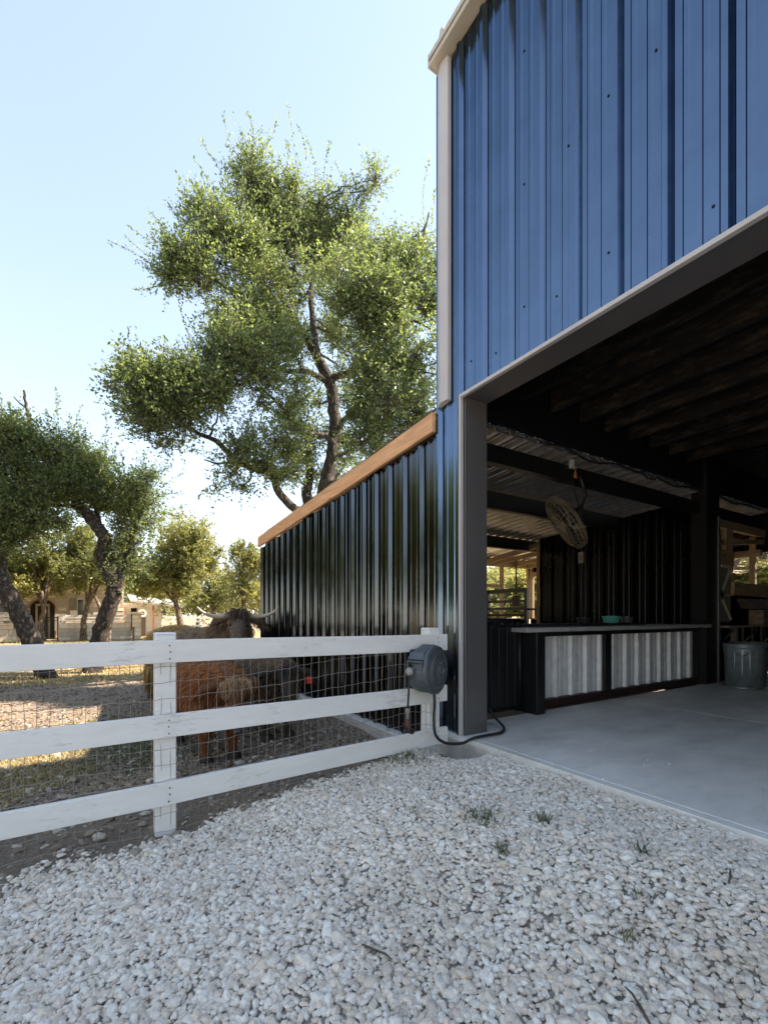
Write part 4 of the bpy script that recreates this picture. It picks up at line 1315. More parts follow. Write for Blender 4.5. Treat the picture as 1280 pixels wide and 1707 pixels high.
g_ = np.random.default_rng(3)
n_ = 26000
X = g_.uniform(-7.6, -3.9, n_); Y = g_.uniform(-2.0, 0.75, n_)
dn = np.sin(X * 1.7 + 1) * np.sin(Y * 2.3) * .35 + .75
k_ = (g_.random(n_) < dn) & (Y < .45 + .25 * np.sin(X * 2) - .12 * (X + 4)) & (Y < -0.45 - (X + 4.05) * .4 + .15 * np.sin(X * 5)) & (((X + 5.0) / 1.9) ** 2 + ((Y + .6) / 1.3) ** 2 < g_.uniform(.5, 1.3, n_))
blades('dry_grass', X[k_], Y[k_], .055, .0032, 1.3, M['straw'], 4, .5)
n_ = 17000
X = g_.uniform(-8.0, -4.5, n_); Y = g_.uniform(-.6, 1.1, n_)
dd = ((X + 5.7) / 1.1) ** 2 + ((Y - .22) / .42) ** 2
k_ = g_.random(n_) < np.exp(-dd) * 1.1
blades('green_grass', X[k_], Y[k_], .06, .0032, 1.1, M['green_grass'], 5, .4)
# far dry grass, sparse
n_ = 26000
X = -11 - 26 * g_.random(n_) ** 1.3; Y = g_.uniform(-9, 8, n_)
blades('pasture_grass', X, Y, .10, .010, 1.2, M['straw'], 6, .6)
# fallen leaves under the oaks
n_ = 30000
X = g_.uniform(-16, -4, n_); Y = g_.uniform(-3, 2.6, n_)
Z = np.array([gz(a, b) for a, b in zip(X, Y)]) + .006
th = g_.uniform(0, 6.283, n_); s = g_.uniform(.012, .03, n_)
a_ = np.stack([np.cos(th) * s, np.sin(th) * s, g_.uniform(-.3, .5, n_) * s], 1)
b_ = np.stack([-np.sin(th) * s * .45, np.cos(th) * s * .45, g_.uniform(-.1, .5, n_) * s], 1)
c_ = np.stack([X, Y, Z], 1)
V = np.stack([c_ - a_, c_ + b_, c_ + a_, c_ - b_], 1).reshape(-1, 3)
i0 = np.arange(n_)[:, None] * 4
T = np.concatenate([i0 + [0, 3, 1], i0 + [1, 3, 2]], 1).reshape(-1, 3)
o = np_mesh('leaf_litter', V, T, M['litter'], None, {'tint': ('FLOAT', np.repeat(g_.random(n_), 4).astype(np.float32))})
o['kind'] = 'stuff'


def tuft(label, px, py, n_, h, seed, spread=.07, mat_=None, tint=.4, w=.0022):
    a = (px - 640) / 757; z = .15
    for _ in range(6):
        t = (CH - z) * 757 / (py - 1027); p = at(px, py, t); z = gz(p.x, p.y)
    g2_ = np.random.default_rng(seed)
    X = p.x + g2_.normal(0, spread, n_); Y = p.y + g2_.normal(0, spread * .8, n_)
    o = blades('grass_tuft', X, Y, h, w, 1.0, mat_ or M['green_grass'], seed, tint, lambda x, y: gz(x, y) + .01)
    del o['kind']
    return props(o, label, 'grass', 'grass tufts growing through the gravel')


tuft('largest green grass tuft in the gravel, in front of the slab corner', 800, 1368, 110, .07, 11, .06)
tuft('green weeds at the foot of the fence end post', 672, 1268, 240, .07, 12, .13)['kind'] = 'stuff'
tuft('thin green grass tuft just right of the largest tuft', 903, 1372, 40, .07, 13, .026)
tuft('sparse grass blades below the largest tuft', 835, 1425, 40, .075, 14, .028)
tuft('faint grass blades left of the largest tuft', 690, 1362, 18, .055, 15, .028, tint=.7)
tuft('tall thin grass tuft in the gravel beside the middle of the slab edge', 1066, 1425, 26, .08, 16, .028)
tuft('short grass sprig in the middle of the right gravel', 1065, 1505, 14, .06, 17, .018)
tuft('yellowing grass sprig nearest the bottom right of the gravel', 1042, 1570, 20, .075, 18, .018, tint=.9)
tuft('grass tuft close to the slab edge at the right', 1205, 1395, 14, .05, 19, .02)


for lab, px, py, ang, ln in (('short dark twig lying on the gravel below the middle', 628, 1598, .4, .07), ('dark twig lying on the gravel near the right edge', 1215, 1470, 1.9, .06), ('dark twig at the bottom edge of the gravel', 1062, 1690, 2.6, .07)):
    z = .1
    for _ in range(6):
        t = (CH - z) * 757 / (py - 1027); p = at(px, py, t); z = gz(p.x, p.y)
    mb = MB(); c, s_ = math.cos(ang) * ln, math.sin(ang) * ln
    mb.tube([(p.x - c, p.y - s_, z + .024), (p.x - c * .2 + .004, p.y - s_ * .2, z + .030), (p.x + c * .5, p.y + s_ * .5 + .006, z + .030), (p.x + c, p.y + s_, z + .026)], [.004, .0045, .0035, .002], 6)
    mb.tube([(p.x, p.y, z + .030), (p.x + .02, p.y - .02, z + .034)], [.003, .0012], 5)
    props(mb.build('fallen_twig', M['twig'], smooth=True), lab, 'twig')

# ------------------------------------------------------------------ trees


def leaf_cloud(centres, radii, total, L_, g_, sx=1.0, up=.35, tw_len=(.22, .62)):
    """leaf-bearing twigs spread through the crown's clumps -> leaf verts, tris, tint, twig segments"""
    C_ = np.array(centres); R_ = np.array(radii)
    wts = R_ ** 2.0 * np.clip(g_.normal(1, .38, len(R_)), .3, 1.9); wts /= wts.sum()
    per = 13
    nt = total // per
    idx = g_.choice(len(C_), nt, p=wts)
    d = g_.normal(0, 1, (nt, 3)); d /= np.linalg.norm(d, axis=1)[:, None]
    rad = g_.random(nt) ** .45
    st3 = np.clip(g_.normal(.95, .28, (len(C_), 3)), .45, 1.6) * np.array([1, 1, .85])
    start = C_[idx] + d * (rad * R_[idx])[:, None] * st3[idx] + g_.normal(0, .05, (nt, 3)) * R_[idx][:, None]
    dirn = d * .7 + g_.normal(0, .55, (nt, 3)) + np.array([0, 0, up])
    dirn /= np.linalg.norm(dirn, axis=1)[:, None]
    ln = g_.uniform(*tw_len, nt) * (1 if sx == 1 else sx)
    end = start + dirn * ln[:, None]
    clump = np.clip(g_.normal(.42, .16, len(C_)), .1, .85)[idx]
    f = (np.arange(per) + .5) / per
    P = start[:, None] + (end - start)[:, None] * f[None, :, None] + g_.normal(0, .03 * sx, (nt, per, 3))
    ax = dirn[:, None] * .45 + g_.normal(0, .65, (nt, per, 3))
    tint = np.clip(clump[:, None] + g_.normal(0, .2, (nt, per)), 0, 1)
    return P.reshape(-1, 3), ax.reshape(-1, 3), tint.ravel(), start - dirn * .12, end


def leaf_mesh(P, ax, tint, L_, g_):
    n_ = len(P)
    ax = ax / np.linalg.norm(ax, axis=1)[:, None]
    rv = g_.normal(0, 1, (n_, 3)) + np.array([0, 0, .8])
    b = np.cross(ax, rv); b /= np.linalg.norm(b, axis=1)[:, None]
    nn = np.cross(b, ax)
    l = L_ * g_.uniform(.65, 1.3, n_)
    w = l * g_.uniform(.2, .3, n_)
    m_ = P + ax * (l * .5)[:, None] - nn * (w * .3)[:, None]
    V = np.stack([P, m_ + b * w[:, None], P + ax * l[:, None] + nn * (l * .08)[:, None], m_ - b * w[:, None]], 1).reshape(-1, 3)
    i0 = np.arange(n_)[:, None] * 4
    T = np.concatenate([i0 + [0, 1, 2], i0 + [0, 2, 3]], 1).reshape(-1, 3)
    return V, T, np.repeat(tint, 4)


def twig_mesh(A, B, r):
    n_ = len(A)
    d = B - A; d /= np.linalg.norm(d, axis=1)[:, None] + 1e-9
    s = np.cross(d, np.array([.3, .5, .8])); s /= np.linalg.norm(s, axis=1)[:, None] + 1e-9
    u = np.cross(d, s)
    V = np.stack([A + s * r, A - s * r * .5 + u * r * .87, A - s * r * .5 - u * r * .87, B], 1).reshape(-1, 3)
    i0 = np.arange(n_)[:, None] * 4
    T = np.concatenate([i0 + [0, 1, 3], i0 + [1, 2, 3], i0 + [2, 0, 3]], 1).reshape(-1, 3)
    return V, T


def limb_path(p, n=7, wob=.05):
    q = spline(p, n)
    return [v + Vector((random.uniform(-wob, wob), random.uniform(-wob, wob), random.uniform(-wob, wob) * .5)) if 0 < i < len(q) - 1 else v for i, v in enumerate(q)]


def make_tree(label, base, limbs, clumps, whips, total, L_, leafm, barkm, seed, whip_len=1.3, fan=True, twr=.006, group=None, up=.35, side_dens=9):
    """limbs: list of (points, r0, r1); clumps: (centre, radius); whips: (start, tip)"""
    random.seed(seed); g_ = np.random.default_rng(seed)
    o = thing('oak_tree', label, 'tree', tuple(base), 0, group)
    B = Vector(base)
    tr = MB(); nodes = []
    for pts, r0, r1 in limbs:
        q = limb_path(pts, 7, r0 * .12)
        k = len(q)
        rad = [r0 + (r1 - r0) * (i / (k - 1)) ** .8 for i in range(k)]
        tr.tube([v - B for v in q], rad, 18 if r0 > .08 else 7, jit=.035)
        nodes += [(v, rr) for v, rr in zip(q, rad)]
    Wd = []
    for c, r in clumps:
        c = Vector(c)
        v, rr = min(nodes, key=lambda nd: (nd[0] - c).length + max(0, nd[0].z - c.z) * .8)
        dist = (v - c).length
        if dist > .25:
            mid = (v + c) / 2 + Vector((random.uniform(-.12, .12) * dist, random.uniform(-.12, .12) * dist, -.06 * dist))
            q = limb_path([v, mid, c], 5, .03 * dist)
            r0 = min(rr * .6, .02 + .018 * dist)
            tr.tube([x - B for x in q], [r0 + (.008 - r0) * i / (len(q) - 1) for i in range(len(q))], 6)
        for _ in range(side_dens):   # secondary branches inside the clump
            e = c + Vector((random.gauss(0, 1), random.gauss(0, 1), random.gauss(.2, .8))).normalized() * r * random.uniform(.6, 1.0)
            m2 = (c + e) / 2 + Vector((random.uniform(-.1, .1), random.uniform(-.1, .1), random.uniform(-.1, .1))) * r
            tr.tube([c - B, m2 - B, e - B], [.012 + .006 * r, .009, .003], 4, cap=False)
    ob_ = tr.build('trunk', barkm, o, smooth=True)
    P, ax, tint, ta, tb = leaf_cloud([tuple(c) for c, r in clumps], [r for c, r in clumps], total, L_, g_, up=up)
    PP, AA, TT, A_, B_ = [P], [ax], [tint], [ta], [tb]
    for a, b in whips:
        a, b = np.array(a), np.array(b)
        ln = np.linalg.norm(b - a); k = max(4, int(ln / .05))
        side = g_.normal(0, .05 * ln, 3)
        f = np.linspace(0, 1, k)
        pts = a + (b - a) * f[:, None] + side * (np.sin(f * 3.1))[:, None]
        A_.append(pts[:-1]); B_.append(pts[1:])
        lp = np.repeat(pts[1:], 2, 0) + g_.normal(0, .012, ((k - 1) * 2, 3))
        PP.append(lp); AA.append((b - a) / ln * .7 + g_.normal(0, .5, lp.shape)); TT.append(np.clip(g_.normal(.5, .2, len(lp)), 0, 1))
    P, ax, tint = np.concatenate(PP), np.concatenate(AA), np.concatenate(TT)
    V, T, tn = leaf_mesh(P - np.array(B), ax, tint, L_, g_)
    cr = np_mesh('crown', V, T, leafm, o, {'tint': ('FLOAT', tn.astype(np.float32))}); cr['kind'] = 'stuff'
    V, T = twig_mesh(np.concatenate(A_) - np.array(B), np.concatenate(B_) - np.array(B), twr)
    tw = np_mesh('twigs', V, T, M['twig'], o); tw['kind'] = 'stuff'
    return o


# --- the big oak behind the lean-to (coordinates measured on an enlarged crop)


def Z8(x, y, t=12.0): return at(180 + x / 2.207, 160 + y / 2.207, t)


T0 = 11.0
gx = Z8(760, 1500); base = Vector((gx.x - .1, gx.y, 0))
L8 = lambda pts, r0, r1: ([Z8(x, y, T0 + d) for x, y, d in pts], r0, r1)
limbs = [([base, base + Vector((0, 0, 1.6)), Z8(775, 1560, T0)], .30, .23),
         L8([(775, 1560, 0), (800, 1440, 0), (825, 1330, .05), (832, 1200, .1), (818, 1060, 0), (775, 975, -.1)], .19, .125),
         L8([(775, 1560, 0), (735, 1480, .2), (740, 1380, .5), (735, 1280, .9)], .19, .06),
         L8([(775, 975, -.1), (735, 900, -.2), (690, 830, -.3), (640, 740, -.4), (605, 650, -.4), (540, 520, -.3), (520, 350, -.2)], .11, .03),
         L8([(770, 970, -.1), (760, 880, 0), (748, 760, .2), (750, 680, .4), (770, 560, .5), (770, 400, .5)], .10, .03),
         L8([(700, 840, -.3), (600, 780, -.7), (520, 740, -1.0), (430, 700, -1.2), (330, 640, -1.3), (250, 600, -1.3)], .07, .02),
         L8([(818, 1040, 0), (900, 1010, -.3), (960, 955, -.7), (1040, 870, -1.1), (1100, 740, -1.0), (1140, 600, -.6), (1180, 430, -.2)], .09, .02),
         L8([(818, 1060, 0), (740, 1015, -.4), (650, 1010, -.8), (560, 950, -1.1), (450, 900, -1.2)], .08, .02),
         L8([(832, 1280, 0), (800, 1250, -.3), (720, 1235, -.6), (640, 1145, -.8), (580, 1090, -1)], .075, .025),
         L8([(760, 1530, 0), (690, 1520, -.5), (630, 1460, -.9), (600, 1390, -1.1), (530, 1370, -1.3), (450, 1320, -1.6), (400, 1270, -1.7), (330, 1240, -1.8), (250, 1190, -1.9), (150, 1110, -2.0)], .11, .025),
         L8([(530, 1370, -1.3), (450, 1350, -1.4), (400, 1352, -1.4), (355, 1338, -1.4)], .04, .012),
         L8([(830, 1250, .1), (880, 1180, -.5), (960, 1120, -.9), (1060, 1080, -1.4), (1130, 1010, -1.6)], .08, .02),
         L8([(832, 1330, .1), (900, 1300, -.6), (980, 1240, -1.1)], .06, .02),
         L8([(750, 680, .4), (700, 655, .2), (640, 600, .1)], .05, .02),
         L8([(1040, 870, -1.1), (1120, 830, -1.3), (1190, 860, -1.3)], .05, .015)]
cl8 = [(540, 230, 40, 0), (530, 320, 70, -.1), (480, 410, 95, -.5), (600, 440, 100, .2), (700, 430, 85, .4), (790, 420, 80, .6), (890, 430, 75, .7), (940, 350, 45, .6), (985, 310, 40, .6),
       (360, 440, 70, -.8), (420, 510, 90, -.9), (270, 600, 75, -1.3), (330, 600, 85, -1.2), (430, 620, 95, -.8), (530, 580, 90, -.4), (640, 540, 95, .2), (740, 540, 95, .6), (850, 520, 90, .9),
       (930, 600, 90, .9), (1010, 640, 90, .7), (1100, 630, 75, .4), (1150, 560, 55, .4), (1185, 640, 60, .2), (800, 630, 90, .9), (900, 700, 90, 1.0), (1010, 740, 95, .9), (1120, 720, 80, .7), (1180, 780, 60, .6),
       (330, 690, 60, -1.2), (230, 660, 55, -1.3), (560, 690, 60, -.6), (690, 640, 70, -.6), (820, 760, 70, .8), (930, 820, 85, .9), (1030, 830, 75, 1.0),
       (480, 830, 70, -1.0), (560, 830, 70, -.7), (400, 870, 60, -1.2), (480, 910, 75, -1.3), (580, 900, 75, -.9), (420, 960, 75, -1.5), (520, 990, 85, -1.2), (620, 970, 70, -.8), (690, 930, 55, -.5), (590, 1050, 70, -1.1), (380, 1000, 60, -1.5),
       (110, 1010, 60, -2.1), (100, 1080, 75, -2.1), (180, 1060, 85, -2.0), (260, 1020, 70, -1.9), (260, 1110, 90, -1.9), (340, 1090, 80, -1.7), (410, 1080, 60, -1.5), (130, 1160, 75, -2.1), (220, 1180, 75, -2.0), (310, 1180, 60, -1.8), (150, 1230, 45, -2.0),
       (960, 940, 70, 1.0), (1060, 930, 75, 1.1), (1130, 960, 65, 1.0), (950, 1030, 75, 1.0), (1050, 1030, 85, 1.2), (1140, 1060, 70, 1.1), (1030, 1130, 80, 1.3), (1120, 1140, 65, 1.2), (960, 1110, 60, 1.0), (950, 1190, 55, .9), (1010, 1220, 65, 1.1), (930, 1270, 60, .8), (870, 1340, 50, .5), (980, 1300, 45, 1.0),
       (530, 1260, 55, -1.2), (480, 1300, 50, -1.5), (620, 1270, 60, -.9), (700, 1230, 50, -.6), (720, 1310, 65, .2), (660, 1340, 55, -.6), (580, 1360, 50, -1.1), (770, 1250, 55, .3), (640, 1400, 40, -.9), (450, 1390, 30, -1.4), (400, 1440, 22, -1.4), (490, 1440, 28, -1.3), (700, 1130, 50, -.5), (690, 1390, 40, -.2), (760, 1400, 40, .3), (600, 750, 40, -.5), (500, 760, 42, -.8), (420, 770, 38, -1.0), (690, 1050, 38, -.4), (790, 1040, 36, .5), (880, 1120, 38, .6), (560, 1130, 36, -1.0), (470, 1060, 45, -1.3), (640, 830, 45, -.5), (820, 870, 45, .6), (860, 1000, 42, .6), (330, 560, 50, -1.0), (600, 330, 40, .1), (680, 340, 36, .2), (860, 360, 34, .6), (1060, 560, 40, .3), (860, 900, 60, .5), (650, 1170, 40, -.7), (880, 1060, 45, .6), (900, 960, 50, .7), (900, 1180, 40, .7), (1080, 1230, 50, 1.0), (1140, 1180, 45, 1.0), (860, 1270, 40, .5), (780, 1130, 35, .6), (920, 1390, 35, .8), (840, 1400, 35, .7), (1000, 1360, 30, 1.0), (740, 880, 50, .8), (700, 760, 50, .8), (660, 700, 45, .7)]
cl8 += [(1260, 640, 70, .6), (1310, 760, 80, .8), (1400, 860, 80, 1.2), (1270, 920, 70, 1.1), (1400, 1000, 75, 1.3), (1490, 900, 70, 1.4)]
cl8 = [(x, y, r * .93, -abs(d) * 1.1 + .3 * math.sin(x * .05 + y * .031) if x > 880 and y > 560 else d) for x, y, r, d in cl8]
clumps = [(Z8(x, y, T0 + d * 1.25), .92 * r / 2.207 * T0 / 757) for x, y, r, d in cl8]
wh8 = [((690, 240), (662, 35)), ((730, 250), (700, 110)), ((540, 230), (512, 60)), ((480, 330), (425, 65)), ((450, 330), (345, 165)), ((400, 420), (310, 225)), ((330, 430), (255, 335)), ((350, 400), (285, 310)), ((290, 560), (222, 400)), ((240, 580), (150, 425)),
       ((230, 590), (85, 485)), ((200, 620), (62, 515)), ((190, 640), (8, 540)), ((230, 680), (95, 710)), ((120, 1000), (78, 850)), ((90, 1030), (15, 915)), ((80, 1060), (2, 1000)), ((560, 220), (622, 88)), ((640, 330), (655, 165)), ((760, 340), (725, 150)), ((790, 350), (820, 170)), ((860, 380), (832, 240)),
       ((960, 310), (950, 200)), ((990, 290), (982, 205)), ((1000, 300), (1025, 225)), ((1010, 320), (1065, 275)), ((1180, 560), (1185, 225)), ((1160, 540), (1140, 470)), ((1100, 600), (1080, 480)), ((1190, 480), (1200, 350)), ((1010, 600), (1000, 480)), ((1040, 600), (1045, 490)), ((960, 450), (1005, 370)),
       ((380, 960), (290, 810)), ((330, 1000), (265, 780)), ((400, 860), (360, 760)), ((90, 1180), (20, 1130)), ((400, 1350), (230, 1270)), ((420, 1330), (280, 1310)), ((480, 1430), (490, 1520)), ((410, 1420), (335, 1480)), ((450, 1420), (380, 1470)), ((560, 300), (480, 180)), ((610, 330), (600, 190)), ((660, 320), (680, 240)), ((120, 1240), (40, 1250)), ((180, 1230), (200, 1290)), ((320, 1250), (260, 1300)), ((240, 600), (215, 480)), ((300, 480), (262, 440))]
whips = [(Z8(a[0], a[1], T0 + random.uniform(-.9, .9)), Z8(b[0], b[1], T0 + random.uniform(-.9, .9))) for a, b in wh8]
make_tree('tallest live oak, its crown rising behind the lean-to roof', base, limbs, clumps, whips, 175000, .071, M['leaf'], M['bark'], 21)


# --- the pair of leaning oaks in the paddock


def Z7(x, y, t): return at(x / 2.909, 640 + y / 2.909, t)


tB = 10.9
bB = at(155, 1120, 11.0); bB.z = -.05
LB = lambda pts, r0, r1, t=tB: ([Z7(x, y, t + d) for x, y, d in pts], r0, r1)
limbs = [([Vector((bB.x, bB.y, -.1)), at(158, 1095, 11), at(170, 1050, 10.95), at(188, 1000, 10.9), at(192, 975, 10.9)], .225, .16),
         LB([(558, 975, 0), (520, 900, 0), (492, 830, 0), (512, 755, 0), (470, 690, 0), (430, 640, 0), (390, 600, 0)], .17, .12),
         LB([(390, 600, 0), (330, 520, -.1), (260, 420, -.2), (190, 300, -.3), (150, 190, -.3), (125, 90, -.3), (120, 30, -.3)], .10, .02),
         LB([(135, 120, -.3), (100, 95, -.3), (68, 62, -.3)], .025, .01),
         LB([(500, 760, 0), (470, 620, .3), (460, 520, .4), (500, 420, .5)], .08, .02),
         LB([(558, 975, 0), (590, 900, .2), (620, 800, .4), (660, 690, .5), (700, 560, .5), (715, 450, .5)], .13, .02),
         LB([(490, 850, 0), (430, 860, .4), (380, 840, .8)], .05, .015),
         LB([(390, 600, 0), (300, 590, -.4), (220, 590, -.8)], .07, .015)]
cB = [(270, 330, 75, -.3), (350, 300, 65, 0), (250, 420, 85, -.4), (340, 400, 90, 0), (430, 400, 85, .4), (510, 390, 65, .6), (400, 500, 85, .2), (300, 510, 85, -.3), (480, 480, 75, .5), (540, 520, 75, .6), (220, 500, 70, -.5), (520, 600, 55, .6), (190, 300, 55, -.4),
      (640, 520, 60, .5), (720, 450, 40, .5), (700, 520, 60, .5), (670, 600, 75, .5), (740, 580, 45, .6), (620, 690, 75, .4), (700, 680, 60, .5), (590, 780, 70, .3), (650, 780, 60, .4), (570, 870, 60, .2), (630, 870, 55, .3), (560, 940, 40, .1), (420, 560, 60, .3), (610, 600, 60, .5)]
clumps = [(Z7(x, y, tB + d * 1.1), r / 2.909 * tB / 757) for x, y, r, d in cB]
wB = [((280, 280), (268, 25)), ((300, 280), (292, 60)), ((330, 280), (340, 150)), ((350, 260), (395, 110)), ((480, 360), (510, 130)), ((500, 360), (540, 250)), ((440, 350), (420, 220)), ((240, 300), (225, 130)), ((720, 430), (700, 330)), ((740, 470), (830, 400)), ((760, 520), (880, 440)), ((760, 560), (890, 530)), ((770, 600), (905, 580)), ((750, 620), (860, 640)), ((560, 420), (570, 290)), ((600, 480), (590, 350)), ((380, 280), (385, 180))]
whips = [(Z7(a[0], a[1], tB + random.uniform(-.6, .6)), Z7(b[0], b[1], tB + random.uniform(-.6, .6))) for a, b in wB]
make_tree('leaning oak with a bare tip above its crown, right one of the near pair', Vector((bB.x, bB.y, 0)), limbs, clumps, whips, 33000, .072, M['leaf'], M['bark'], 22)

tA = 10.0
bA = at(82, 1132, 10.0)
LA = lambda pts, r0, r1, t=tA: ([Z7(x, y, t + d) for x, y, d in pts], r0, r1)
limbs = [([Vector((bA.x, bA.y, -.1)), at(72, 1110, 10), at(50, 1060, 10), at(28, 1015, 9.95), at(4, 975, 9.9)], .205, .17),
         ([at(4, 975, 9.9), at(-18, 955, 9.9), at(-40, 920, 9.9), at(-70, 880, 9.9)], .20, .12),
         LA([(10, 975, 0), (0, 900, 0), (12, 830, 0), (40, 740, 0), (60, 640, .1), (70, 560, .2), (110, 480, .2), (150, 380, .2)], .16, .03),
         LA([(50, 700, 0), (-30, 560, .1), (-20, 520, .1), (70, 515, .1), (140, 490, .1)], .07, .03),
         LA([(60, 600, 0), (20, 430, .2), (60, 300, .3), (40, 180, .3)], .07, .015)]
cA = [(40, 250, 80, .3), (110, 260, 60, .3), (-40, 300, 90, .2), (20, 370, 80, .2), (110, 400, 70, .2), (-60, 450, 90, .2), (40, 470, 60, .2), (60, 570, 80, .2), (150, 560, 70, .2), (-30, 620, 90, .1), (60, 660, 85, 0), (160, 650, 75, .1), (240, 660, 55, .2), (290, 690, 40, .3), (20, 760, 70, 0), (110, 740, 55, .1), (-50, 780, 90, 0), (50, 200, 40, .3)]
clumps = [(Z7(x, y, tA + d * 1.1), r / 2.909 * tA / 757) for x, y, r, d in cA]
wA = [((20, 220), (10, 70)), ((60, 190), (95, 130)), ((100, 220), (150, 160)), ((0, 250), (-30, 120)), ((290, 690), (330, 700)), ((60, 180), (40, 90))]
whips = [(Z7(a[0], a[1], tA + random.uniform(-.6, .6)), Z7(b[0], b[1], tA + random.uniform(-.6, .6))) for a, b in wA]
make_tree('oak at the left edge whose thick dark trunk leans to the left', Vector((bA.x, bA.y, 0)), limbs, clumps, whips, 27000, .072, M['leaf'], M['bark'], 23)


# --- farther oaks


def far_tree(label, bx, by, t, trunk, cl, total, seed, r0=.24, L_=.15, whips=(), group='oaks beyond the paddock'):
    b = at(bx, by, t); b.z = 0
    lim = [([Vector((b.x, b.y, -.1))] + [at(x, y, t) for x, y in trunk], r0, r0 * .35)]
    e = lim[0][0][-1]
    g2_ = random.Random(seed)
    cs = []
    for x, y, r in cl:
        cs.append((at(x, y, t + g2_.uniform(-1.2, 1.2)), r * t / 757))
    for k in range(0, len(cs), 2):
        lim.append(([lim[0][0][-2], (e + cs[k][0]) / 2 + Vector((0, 0, .2)), cs[k][0]], r0 * .4, .03))
    ww = [(at(a, b_, t), at(c, d, t)) for a, b_, c, d in whips]
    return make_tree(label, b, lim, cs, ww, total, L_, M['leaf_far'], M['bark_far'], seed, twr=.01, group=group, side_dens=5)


far1 = far_tree('sunlit far oak with a pale leaning trunk in front of the white ranch fence', 303, 1058, 27, [(300, 1030), (293, 1005), (286, 985)],
         [(309, 880, 28), (330, 900, 26), (300, 905, 32), (280, 920, 30), (320, 930, 34), (255, 945, 32), (290, 955, 32), (340, 950, 24), (240, 975, 26), (265, 985, 26), (350, 925, 18), (310, 975, 24), (225, 960, 22)], 30000, 31, whips=((305, 860, 302, 845), (330, 880, 345, 868), (345, 910, 362, 905)))
far_tree('far oak right of the pale leaning one, beside the lean-to corner', 412, 1055, 34, [(410, 1035), (406, 1005), (404, 985)],
         [(405, 920, 22), (420, 935, 24), (400, 950, 26), (425, 965, 26), (392, 975, 26), (412, 990, 26), (436, 995, 24), (435, 940, 20), (440, 1015, 18), (395, 1010, 18)], 18000, 32, r0=.26)
far_tree('low far oak between the two taller ones behind the ranch fence', 362, 1052, 40, [(360, 1040), (356, 1020), (352, 1008)],
         [(345, 985, 26), (375, 985, 24), (360, 1000, 26), (330, 1000, 22), (385, 1005, 22), (370, 965, 20), (345, 962, 20)], 15000, 33, r0=.26)
far_tree('yellow green oak in front of the arched house door', 72, 1066, 24, [(68, 1045), (74, 1015), (70, 985)],
         [(45, 930, 30), (75, 915, 30), (25, 950, 28), (60, 955, 30), (95, 940, 28), (35, 975, 26), (80, 975, 24), (15, 980, 24), (105, 955, 22)], 20000, 34, r0=.2)
far_tree('yellow green oak in front of the shuttered house window', 140, 1062, 25, [(140, 1040), (146, 1010), (160, 988)],
         [(115, 905, 28), (140, 910, 28), (150, 935, 28), (125, 940, 30), (165, 950, 26), (135, 965, 22), (175, 968, 18)], 17000, 35, r0=.2)
far_tree('broad oak far behind the low house wing', 225, 1050, 46, [(225, 1030), (225, 1000), (222, 975)],
         [(200, 960, 26), (225, 945, 26), (250, 960, 26), (215, 985, 26), (245, 990, 26), (195, 990, 20), (270, 985, 22), (180, 970, 18)], 15000, 36, r0=.3, L_=.2)

far_tree('far oak filling the gap left of the pale leaning oak, above the stone pillar', 258, 1052, 36, [(258, 1035), (256, 1020), (255, 1008)],
         [(240, 975, 26), (262, 965, 28), (280, 985, 26), (250, 1000, 26), (272, 1008, 24), (232, 1000, 20), (290, 1010, 20)], 15000, 37, r0=.26)
far_tree('far bushy oak right behind the dark cow horns', 432, 1052, 44, [(432, 1040), (434, 1020), (434, 1010)],
         [(415, 985, 24), (440, 980, 26), (460, 990, 26), (425, 1008, 24), (448, 1012, 24), (400, 1012, 20), (385, 1022, 18)], 14000, 38, r0=.26)
far_tree('far bushy oak between the ranch fence gate and the cow', 330, 1052, 46, [(330, 1042), (331, 1025), (332, 1018)],
         [(310, 1000, 24), (335, 995, 26), (358, 1005, 24), (320, 1016, 22), (345, 1020, 22), (295, 1016, 20), (372, 1020, 20)], 14000, 39, r0=.26)

# oaks seen through the lean-to windows, and those opposite the front that the metal mirrors
for k, (x, y_, s, rz) in enumerate(((-27.0, 31.0, 1.15, 1.9), (-11.2, 33.5, 1.1, 2.6), (-19.0, 36.0, 1.2, 4.0))):
    d = dup(far1, (x, y_, 0), rz, (s, s, s)); d['group'] = 'oaks behind the barn'
    d['label'] = 'backlit oak behind the barn, seen through its lean-to windows'
for k, (x, y_, s, rz) in enumerate(((-14.8, 16.4, .9, .4), (-18.5, 19.0, 1.1, 1.9), (-23, 21.6, 1.2, 3.0), (-11.2, 17.0, .9, 5.1), (-8.0, 18.2, 1.0, 2.2), (-5.2, 17.6, .9, 3.9), (-14.0, 25.5, 1.2, 4.6))):
    d = dup(far1, (x, y_, 0), rz, (s * 1.1, s * 1.1, s * .55)); d['group'] = 'low bushy oaks behind the barn'
    d['label'] = 'low bushy oak close behind the barn, filling its window openings with leaves'
for k, (x, y_, s, rz) in enumerate(((-38, -14, 1.6, .3), (-36, -21, 1.6, 1.3), (-31, -27, 1.7, 2.4), (-24, -30, 1.7, 3.6), (-16, -31, 1.7, 4.5), (-8, -32, 1.7, 5.5), (-27, -21, 1.5, .9), (-17, -24, 1.5, 2.0), (-40, -9.5, 1.5, 3.2))):
    d = dup(far1, (x, y_, -.3), rz, (s * 1.3, s * 1.3, s * .62)); d['group'] = 'low oaks far across the yard'
    d['label'] = 'low spreading oak far across the yard, seen only mirrored in the metal'
